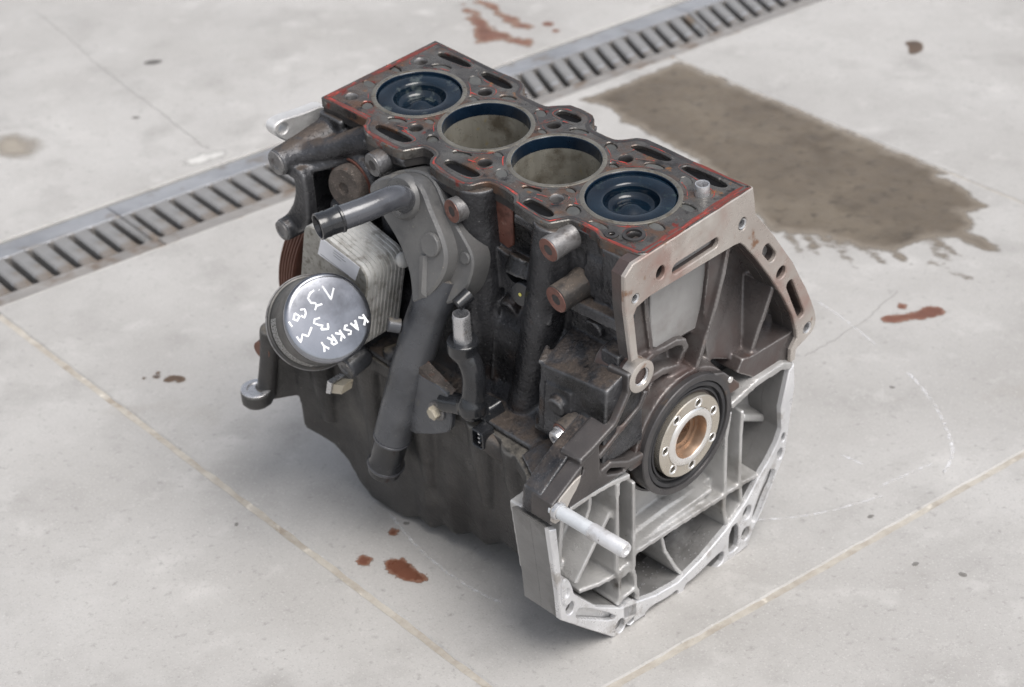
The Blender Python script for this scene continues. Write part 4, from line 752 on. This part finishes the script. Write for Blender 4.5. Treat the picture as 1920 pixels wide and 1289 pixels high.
for (y, z) in FHO:
    h = part(MB().lathe([(4.9, .0), (4.7, .35), (3.9, .35), (3.2, -.5), (3.2, -1), (4.9, -1)], (191.4, y, z), (1, 0, 0), 24, closed=True), 'hole_chamfer', 'bright', cf)
    part(MB().lathe([(0, 0), (3.3, 0), (3.3, 2), (0, 2)], (183, y, z), (1, 0, 0), 16), 'bolt_hole', 'black', cf)

# ---- aluminium lower bell housing
ro, ri = FEAT['rim_out'], FEAT['rim_in']
ro2 = [p for i, p in enumerate(ro) if i != 5]
ri2 = [p for i, p in enumerate(ri) if i != 12]
rimp = ro2 + ri2
H = [FEAT[k] for k in ('P1', 'P2', 'P3', 'P4', 'P5', 'P6')]
RHs = [circ(81.8, -356, 6.2, 16, 8), circ(80.5, -381, 6.0, 16, 7.5), circ(-90.1, -375, 6.2, 16, 7.6), circ(-151.5, -310, 5.2, 16, 7), circ(130.5, -297, 3, 12, 5), circ(126.5, -314, 4.2, 14, 6.5)]
RHO = [chaikin(h, 1) for h in H] + RHs
ap = part(MB().prism('X', rimp, 185.5, 191, holes=RHO, ch=0.9), 'lower_bell_rim', 'alu_br', label='pale aluminium rim of the lower bell housing', ang=30)
part(MB().prism('X', [(y * 0.998, z + .3) for y, z in rimp], 168, 185.4, holes=RHO), 'rim_body', 'alu_mid', ap, ang=30)
part(MB().prism('X', [(y * 0.998, z + .3) for y, z in rimp], 148, 167.8), 'rim_body', 'alu_mid', ap, ang=30)
for h in (FEAT['P5'], FEAT['P6']): part(MB().prism('X', off(chaikin(h, 1) if area(h) > 0 else chaikin(h, 1)[::-1], -.5), 167.9, 184), 'pocket_floor', 'alu', ap)
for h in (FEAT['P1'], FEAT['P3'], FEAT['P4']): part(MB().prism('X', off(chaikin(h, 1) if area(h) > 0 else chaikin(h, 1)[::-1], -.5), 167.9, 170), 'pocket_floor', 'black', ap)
part(MB().prism('X', off(chaikin(FEAT['P2'], 1) if area(FEAT['P2']) > 0 else chaikin(FEAT['P2'], 1)[::-1], -.5), 167.9, 174), 'pocket_floor', 'alu_dirty', ap)
part(MB().prism('X', chaikin(FEAT['bosslump'], 2), 170, 193, holes=[circ(-156.5, -288, 2.6, 12, 4.5)], ch=1.4), 'bolt_boss', 'alu_br', ap)
part(MB().lathe([(0, 0), (3.4, 0), (3.0, 2.0), (0, 2.4)], (186, -156.5, -287.5), (1, 0, 0), 14), 'bolt_tip', 'tan', ap)
for (y, z) in ((81.8, -356), (80.5, -381), (-90.1, -375), (-151.5, -310), (126.5, -314)):
    part(MB().lathe([(0, 0), (6.2, 0), (6.2, 1), (0, 1)], (183, y, z), (1, 0, 0), 16), 'hole_floor', 'alu', ap)
LW = MB()
LW.prism('X', [(-166, -211), (-60, -211), (-55, -240), (0, -268), (55, -240), (60, -214), (136, -219), (129, -286), (112, -312), (74, -345), (52, -322), (-68, -312), (-128, -320), (-158, -290)], 138, 152)
LW.prism('X', [(-60, -210), (60, -210), (52, -318), (-68, -310)], 138, 160)
LW.rib(FEAT['V1'], 150, 189, 4); LW.rib(FEAT['V2'], 150, 189, 4)
LW.rib([FEAT['V3top'][0]] + FEAT['V3top'][1:] + FEAT['V3'][2:], 150, 188.5, 4.2)
LW.rib(FEAT['V4top'] + FEAT['V4'][2:], 150, 188.5, 4)
LW.rib(FEAT['H1'], 148, 189, 5.0); LW.rib(FEAT['H1b'], 148, 183, 4.5)
LW.rib([(-66, -308), (-10, -307), (52, -312)], 150, 172, 12)
LW.rib(FEAT['H0'], 150, 188, 5); LW.rib([(58, -217), (92, -211.5), (126, -213.5), (138, -220)], 150, 190.5, 7)
LW.rib(FEAT['D1'], 150, 184, 4.5); LW.rib(FEAT['D2'], 150, 176, 4)
LW.rib([(-128, -222), (-132, -262), (-136, -292)], 150, 164, 5)
LW.rib(FEAT['LL'], 146, [180, 184, 186, 186], 4.6); LW.rib(FEAT['Ubump'], 150, 190, 4.2); LW.rib(FEAT['Cr'], 130, [176, 182, 186, 190], 3.6)
LW.rib(FEAT['Hr'], 150, 189, 4.5); LW.rib(FEAT['Hr2'], 150, 189, 4.5); LW.rib(FEAT['Rdiv'], 150, 189, 4)
LW.rib([(57.6, -360.3), (62, -352), (76.2, -341.4)], 150, 189, 3.6)
LW.rib(FEAT['ledge2'], 150, [168, 172, 172, 176], 4); LW.rib([(100, -268), (128, -285)], 150, 170, 7)
LW.tube([(150, -78.5, -222), (150, -78.5, -310)], 9, 20); LW.tube([(152, 63, -228), (152, 63, -312)], 9, 20)
LW.tube([(150, -78, -322), (186, -78, -322)], 7, 20)
LW.lathe([(68, 0), (67, 10), (60, 12), (40, 12), (40, 0)], (150, 0, -216), (1, 0, 0), 64, closed=True)
lw = part(LW, 'lower_bell_wall', 'alu', voxel=1.35, smooth=3, label='ribbed aluminium wall under the crankshaft')
PE = MB()
PE.prism('X', [(-118, -290), (-60, -296), (60, -302), (106, -300), (86, -352), (60, -384), (-20, -388), (-90, -366), (-118, -330)], 104, 112)
PE.prism('X', [(-122, -320), (-92, -356), (-20, -378), (56, -372), (92, -330), (96, -340), (60, -386), (-20, -391), (-96, -366), (-126, -326)], 106, 152)
part(PE, 'pan_end_floor', 'alu_dirty', lw)
gr_ = MB(); rg = random.Random(3)
for _ in range(170):
    y = rg.uniform(-60, 46); x = rg.uniform(128, 184); 
    z = -371 + (-60 + 60) * .0 - 6 * math.exp(-((y + 5) / 40) ** 2) if x > 150 else -378
    # rest on the rim's inner slope
    for k in range(len(ri) - 1):
        (y0, z0), (y1, z1) = ri[k], ri[k + 1]
        if min(y0, y1) <= y <= max(y0, y1) and y1 != y0: z = z0 + (z1 - z0) * (y - y0) / (y1 - y0); break
    s_ = rg.uniform(.35, .95)
    gr_.hull([(x - s_, y - s_, z - .3), (x + s_, y - s_ * .8, z - .3), (x + s_ * .7, y + s_, z - .3), (x - s_, y + s_ * .6, z - .3)], [(x - s_ * .5, y - s_ * .6, z + s_ * 1.3), (x + s_ * .6, y - s_ * .5, z + s_), (x + s_ * .4, y + s_ * .6, z + s_ * 1.2), (x - s_ * .5, y + s_ * .4, z + s_)])
g_ = part(gr_, 'metal_grit', 'steel', ap); g_["kind"] = "stuff"

# ---- oil pan
SU = MB(); rings = []
ST = [(-189, -131, -344, -124), (-176, -127, -350, -118), (-162, -122, -358, -112), (-150, -119, -374, -107), (-140, -117, -396, -104), (-124, -115, -409, -103), (-100, -114, -409, -103), (-77, -114, -406, -103), (-58, -114, -394, -102), (-40, -114, -396, -105), (-24, -114, -383, -102), (-5, -114, -383, -105), (14, -114, -370, -102), (36, -114, -371, -105), (56, -115, -356, -103), (79, -117, -354, -107), (100, -123, -343, -109), (125, -134, -338, -120), (150, -152, -332, -136)]
for (x, yf, zb, yb) in ST:
    rings.append([(x, yf, -209), (x, yf, -221), (x, yf + 5, -226), (x, (yf + yb) / 2 + 3, (-226 + zb) / 2), (x, yb, zb + 16), (x, yb + 2, zb + 5), (x, yb + 9, zb), (x, 0, zb - 8), (x, 80, zb), (x, 96, zb + 16), (x, 104, -226), (x, 108, -209)])
SU.loft(rings)
for (x, z1) in ((-160, -320), (-100, -350), (-30, -330), (48, -310), (96, -295)):
    y = -122 if x < -150 else -116 if x < -120 else -113 if x < 90 else -118
    SU.tube([(x, y + 8, -209), (x, y + 9, -250), (x - 2, y + 13, z1)], [17, 15.5, 9], 24)
SU.tube([(-199, -140, -216), (-202, -144, -250), (-206, -150, -292)], [10, 8.5, 9], 20)
SU.hull([(-190, -128, -212), (-190, -110, -212), (-206, -138, -212), (-206, -144, -212)], [(-188, -120, -300), (-188, -100, -300), (-205, -140, -300), (-205, -148, -300)])
SU.tube([(-209, -158, -296), (-209, -158, -282)], 15, 28)
sump = part(SU, 'oil_pan', 'sump', voxel=1.7, smooth=3, label='grimy cast oil pan with a scalloped lower edge')
part(MB().lathe([(14.5, 0), (14.5, .8), (13.5, 1.4), (9, 1.2), (7.6, -.2), (0, -.6)], (-209, -158, -281.6), (0, 0, 1), 36), 'lug_eye', 'steel', sump)
part(MB().tube([(-203, -150, -238), (-206, -128, -238)], [9.5, 10], 20), 'rubber_plug', 'pulley')
part(MB().hull([(-104, -138, -236), (-90, -138, -230), (-86, -138, -218), (-100, -138, -224)], [(-104, -150, -236), (-90, -150, -230), (-86, -150, -218), (-100, -150, -224)]), 'tan_clip', 'tan')
part(MB().hull([(-110, -136, -238), (-104, -136, -236), (-100, -136, -222), (-106, -136, -222)], [(-110, -152, -238), (-104, -152, -236), (-100, -152, -222), (-106, -152, -222)]), 'clip_plate', 'steel')

# ---- filter housing, oil cooler, oil filter
FH_ = MB()
FH_.hull([(-165, -70, -240), (-88, -70, -235), (-88, -70, -120), (-165, -70, -100)], [(-150, -122, -232), (-96, -122, -226), (-96, -96, -150), (-155, -96, -140)])
FH_.tube([(-122, -100, -200), (-112, -140, -176), (-106, -160, -152)], [26, 24, 25], 28)
FH_.tube([(-97, -112, -208), (-98.5, -136, -213.5)], 11.5, 24)
FH_.tube([(-60, -86, -200), (-75, -108, -206)], 10, 20)
fh = part(FH_, 'filter_housing', 'pipe', voxel=1.7, smooth=4)
part(MB().lathe([(10.4, -1), (10.4, .6), (9.6, 1), (4.8, 1), (4.2, 0), (0, -.4)], (-98.5, -136.2, -213.6), (-.06, -.97, -.22), 26), 'boss_face', 'iron_paint', fh)
CA = R(-13)
ck = empty('oil_cooler'); ck.parent = engine; ck.matrix_local = EM; ck["label"] = 'stacked-plate aluminium oil cooler behind the filter'
ys = -84.0; k = 0
while ys > -126.5:
    w_ = 2.7 if k % 2 == 0 else 1.8; ins = 0 if k % 2 == 0 else 0.9
    o = MB().prism('Y', rrect(-113.4, -135.2, 84 - 2 * ins, 100 - 2 * ins, 14, CA, 6), ys, ys - w_, ch=0.25).build('cooler_plate', 'cooler', ck)
    ys -= w_; k += 1
MB().prism('Y', rrect(-113.4, -135.2, 82.5, 98.5, 13, CA, 6), ys, ys - 1.6, ch=0.6).build('front_plate', 'cooler_f', ck)
LB = [(-121, -85.4), (-128.5, -105.9), (-80.2, -112.0), (-72.2, -94.2)]
lab = MB().prism('Y', LB, ys - 1.62, ys - 1.95).build('paper_label', 'label', ck)
e1 = Vector((48.9, -8.8)).normalized(); e2 = Vector((-7.5, -20.5)).normalized(); lp = MB()
for (a0, a1, b) in ((17, 30, 3), (17, 33, 6), (18, 28, 9), (3, 40, 19.2)):
    p = Vector(LB[0]) + e1 * a0 + e2 * b; q = Vector(LB[0]) + e1 * a1 + e2 * b
    n2 = e2 * 0.45; lp.prism('Y', [tuple(p), tuple(q), tuple(q + n2), tuple(p + n2)], ys - 1.96, ys - 2.02)
lp.build('label_print', 'print', lab)
part(MB().lathe([(7.5, 0), (7, 2), (4, 3.8), (0, 4)], (-60, -90, -101), (.9, -.3, .3), 20), 'sealant_lump', 'cooler', label='pale lump at the cooler corner')
part(MB().hull([(-170, -78, -190), (-150, -78, -196), (-120, -78, -70), (-150, -78, -70)], [(-168, -92, -170), (-150, -92, -186), (-132, -92, -80), (-150, -92, -80)]), 'cooler_mount', 'pipe')
ax = Vector((0.77467, -0.20937, 0.5967)); fb = Vector((-101, -165, -147.5))
fil = part(MB().lathe([(0, -2), (39.5, -2), (41.5, -.5), (41.8, 2.5), (41.0, 4.2), (39.6, 4.6), (39.0, 6), (38.9, 40), (38.7, 44), (37.6, 46.6), (30, 47.4), (0, 47.4)], fb, ax, 72), 'oil_filter', 'can', label='spin-on oil filter with handwriting on its black end', ang=45)
part(MB().lathe([(42.2, 0.6), (42.4, 1.4), (42.2, 2.6), (41.0, 3.2), (41, 0)], fb, ax, 72, closed=True), 'crimped_rim', 'iron_paint', fil)
part(MB().lathe([(38.7, 42.5), (38.8, 46.2), (38.2, 47.8), (36.8, 48.8), (34, 49.3), (22, 49.9), (10, 50.2), (0, 50.3)], fb, ax, 72), 'filter_end', 'cap', fil, ang=80)
u_ = ax.cross(Vector((0, 0, 1))).normalized(); w_v = ax.cross(u_)
tx = MB()
CP = [(0, 50.3), (10, 50.2), (22, 49.9), (34, 49.3), (36.8, 48.8), (38.2, 47.8), (39, 44)]
def capz(r):
    for (a, p), (b, q) in zip(CP, CP[1:]):
        if r <= b: return p + (q - p) * (r - a) / (b - a)
    return 44
for s_ in STROKES:
    pts = dens(s_, 1.5, False) + [s_[-1]]; P3 = []
    for (a, b2) in pts:
        r_ = min(36, math.hypot(a, b2)); h = capz(r_)
        P3.append(fb + ax * h + u_ * a + w_v * b2)
    # flat ink stroke
    L_ = []; n = len(P3)
    for i in range(n):
        d = (P3[min(i + 1, n - 1)] - P3[max(0, i - 1)]); d = d.normalized() if d.length > 1e-6 else u_; nn = d.cross(ax).normalized() * (0.85 + .28 * noise.noise(P3[i] * .4)); L_ += [P3[i] + nn + ax * .12, P3[i] - nn + ax * .12]
    tx.add(L_, [(2 * i, 2 * i + 1, 2 * i + 3, 2 * i + 2) for i in range(n - 1)])
part(tx, 'handwriting', 'ink', fil, recalc=False, label='white marker writing on the filter end')
pr_ = MB()
for row in range(5):
    h0 = 8 + row * 3.1; a = -22
    while a < 64:
        wd = rg.uniform(1.2, 5.5)
        A0, A1 = R(a), R(a + wd); q = []
        for (an, hh) in ((A0, h0), (A1, h0), (A1, h0 + 1.5), (A0, h0 + 1.5)): q.append(fb + ax * hh + (u_ * math.cos(an) + w_v * math.sin(an)) * 39.12)
        pr_.add(q, [(0, 1, 2, 3)]); a += wd + rg.uniform(.5, 1.4)
# (print sits on the visible lower-left flank)
vis = []
part(pr_, 'can_print', 'can_print', fil, recalc=False)

# ---- coolant housing, elbow and hose leg
nv = Vector((0, 1, -.29)).normalized()
def pf(u, v, w): p = Vector((u, -84 + .29 * (v + 10), v)) + nv * w; return tuple(p)
PL = [(-90.8, -37.9), (-82.8, -26.9), (-69.5, -16.8), (-51.3, -8.8), (-32.3, -6.0), (-20.1, -11.6), (-9.2, -23.7), (9.8, -37.3), (27, -49.1), (33.1, -56.9), (33.5, -69.8), (29.5, -86.5), (20, -98), (5.6, -108), (-17.2, -117.8), (-20, -104), (-26.4, -86.9), (-42, -69.2), (-61.1, -57.6), (-78.7, -47.6)]
PU = [(-88, -37), (-81, -27.5), (-69, -18.5), (-51.3, -11), (-33.5, -8.6), (-22.5, -13.6), (-12, -26), (1, -38), (11, -49), (16, -60), (15, -73), (8, -88), (-2, -102), (-16, -114), (-19, -104), (-25.5, -86.4), (-41.4, -68.6), (-60.5, -56.8), (-77.5, -46.5)]
ho = part(MB().prism('Z', chaikin(PL, 2), 26, 5, ch=1.6, fn=pf), 'coolant_housing', 'housing', label='dusty grey coolant housing with a black elbow')
part(MB().prism('Z', chaikin(PU, 2), 5.2, -9, ch=2.6, fn=pf), 'housing_cover', 'housing', ho)
for (x, z, r, h0) in ((-3, -54, 10.5, 2.5), (24, -58, 5.5, -1)):
    o_ = Vector(pf(x, z, -9 if h0 > 0 else 3)); part(MB().lathe([(r, -8), (r, h0), (r - 1, h0 + 1), (0, h0 + 1)], o_, -nv, 28), 'cast_boss', 'housing', ho)
part(MB().hull([pf(-14, -66, -8.6), pf(-6, -64, -8.6), pf(0, -100, -8.6), pf(-8, -104, -8.6)], [pf(-12, -68, -12), pf(-8, -66, -12), pf(-4, -97, -12), pf(-7, -99, -12)]), 'cast_rib', 'housing', ho)
part(MB().lathe([(20, -3), (19, 2.2), (17, 4.5), (14, 5), (0, 5)], Vector(pf(-43, -28, -9)), -nv, 36), 'elbow_seat', 'housing', ho)
EL = [(-42, -94, -34), (-37, -102, -24), (-32, -110, -15), (-30, -118, -10), (-30, -128, -8), (-33, -148, -8.5), (-40, -168, -9.8), (-45.5, -186, -11)]
def smooth3(P, it=2):
    for _ in range(it):
        q = [P[0]]
        for i in range(len(P) - 1):
            a, b = Vector(P[i]), Vector(P[i + 1]); q += [tuple(a * .75 + b * .25), tuple(a * .25 + b * .75)]
        P = q + [P[-1]]
    return P
el = smooth3(EL)
part(MB().tube(el[:-4], [12.5 if i < 4 else 10.6 for i in range(len(el) - 4)], 28), 'elbow_pipe', 'pipe_el')
d_ = (Vector(EL[-1]) - Vector(EL[-2])).normalized(); e_ = Vector(EL[-2]) * .62 + Vector(EL[-1]) * .38
part(MB().lathe([(10.7, -7), (12.1, -6.2), (12.1, -4.6), (11.2, -3.6), (11.0, 6), (11.5, 7), (11.1, 10), (11.6, 12.5), (11.4, 14.5), (9.8, 14.8), (9.3, 14), (9.0, -5)], e_ + d_ * 0.0, d_, 36, closed=True), 'pipe_spigot', 'plastic')
LG = smooth3([(-2, -93, -84), (-11, -104, -116), (-21.5, -112, -155), (-34.2, -119, -202), (-46, -124, -246), (-52, -126.5, -270)])
part(MB().tube(LG, [19 if i < 6 else 18 if i < 14 else 17.3 for i in range(len(LG))], 32), 'hose_leg', 'pipe', label='dark grey coolant pipe running down past the oil pan')
d2 = Vector((-8.0, -2.4, -30)).normalized()
part(MB().lathe([(16, -6), (16.2, 0), (15.6, 1.5), (15.2, 3), (15.1, 34), (16.6, 36), (16.6, 39.5), (15.4, 41), (15.6, 45), (15.2, 47.5), (13.4, 48), (12.6, 46), (12.4, -5)], (-52.2, -126.8, -271), d2, 40, closed=True), 'hose_spigot', 'plastic')
part(MB().lathe([(15.2, 36.2), (17.4, 36.8), (17.6, 38.6), (16.8, 40), (15.2, 40)], (-52.2, -126.8, -271), d2, 40, closed=True), 'nozzle_collar', 'pipe_el')
part(MB().lathe([(16.0, -1), (17.6, -.4), (17.6, 1.6), (15.4, 2.4)], (-52.2, -126.8, -271), d2, 40), 'nozzle_collar', 'pipe_el')
bp = part(MB().prism('Y', chaikin([(-26, -180), (-2, -183), (11, -182), (26, -187), (26.7, -219), (17, -234), (-38, -263), (-44, -240)], 1), -119, -124, ch=1), 'pipe_bracket', 'pipe')
part(MB().hull([(-30, -124, -176), (-16, -124, -172), (24, -123, -190), (-30, -124, -200)], [(-28, -118, -168), (-16, -116, -166), (26, -116, -184), (-30, -118, -196)]), 'bracket_web', 'dirt', bp)
part(MB().lathe([(0, 0), (6.4, 0), (6.4, 5), (5.4, 6), (0, 6)], (9, -126, -211), (-.05, -1, -.05), 6), 'hex_bolt', 'tan', bp, ang=20)
part(MB().lathe([(9.5, 0), (9.5, 1.6), (9, 2.2), (0, 2.2)], (9, -124, -211), (0, -1, 0), 28), 'washer', 'iron_paint', bp)
part(MB().lathe([(6.5, 0), (6.5, 10), (5.6, 11), (0, 11)], (-34, -122, -142), (-.6, -.75, .3), 18), 'pipe_stub', 'pipe')
part(MB().lathe([(6.5, 0), (6, 14), (0, 15)], (33, -100, -88), (-.1, -.9, -.35), 18), 'pipe_stub', 'plastic')

# ---- small T fitting and sensor plug
TF = MB()
TF.tube([(34.5, -112, -128), (34, -112, -140), (35, -112, -147)], [14, 13.6, 10.5], 28)
TF.tube(smooth3([(35, -112, -138), (44, -112, -152), (46, -112, -166), (46, -114, -178), (46, -116, -192)]), 10.5, 24)
TF.lathe([(0, -13), (9, -10.5), (12.6, -4), (12.6, 4), (9, 10.5), (0, 13)], (46, -117, -191), (0, 0, 1), 24)
TF.tube([(46, -117, -191), (14, -121, -200)], [9.5, 9.5], 24)
TF.hull([(36, -96, -190), (60, -94, -190), (66, -94, -206), (36, -96, -206)], [(38, -118, -196), (54, -116, -196), (60, -114, -205), (38, -118, -205)])
part(TF, 'tee_fitting', 'plastic', voxel=1.2, smooth=3)
part(MB().lathe([(8.0, 0), (7.6, 22), (7.9, 25), (7.4, 28), (6.6, 28.2), (6.3, 27), (6.3, 4), (6.0, 0)], (34.6, -112, -129), (0, 0, 1), 32, closed=True), 'metal_tube', 'steel')
sp = part(MB().prism('Y', rrect(61.5, -212.5, 15, 19, 3.5), -114, -128, holes=[rrect(61.5, -212.5, 11.4, 15.4, 2.2)], ch=.8), 'sensor_plug', 'plastic')
part(MB().prism('Y', rrect(61.5, -212.5, 11.8, 15.8, 2), -114, -120), 'socket_floor', 'carbon', sp)
for z in (-217, -212.5, -208): part(MB().box(60.5, 62.7, -125.5, -119, z - .8, z + .8), 'pin', 'steel', sp)
part(MB().tube([(62, -118, -216), (72, -112, -224), (84, -106, -230)], [9.5, 11.5, 12], 24), 'sensor_body', 'iron_lo')

# ---- long stud screwed into the bell housing
stu = part(MB().lathe([(0, 0), (6.0, 0), (6.0, 42), (0, 42)], (186, -162.6, -193.2), (1, 0.02, 0), 28), 'long_stud', 'stud')
part(MB().lathe([(0, 41), (5.6, 41), (6.6, 42), (6.7, 76), (5.8, 78.5), (3.4, 79), (2.6, 77.5), (0, 77)], (186, -162.6, -193.2), (1, 0.02, 0), 28), 'stud_sleeve', 'alu_br', stu)
part(MB().lathe([(8, 0), (7.6, 3), (6.2, 4), (6.0, 0)], (190.8, -162.6, -193.2), (1, 0, 0), 24, closed=True), 'stud_collar', 'steel', stu)
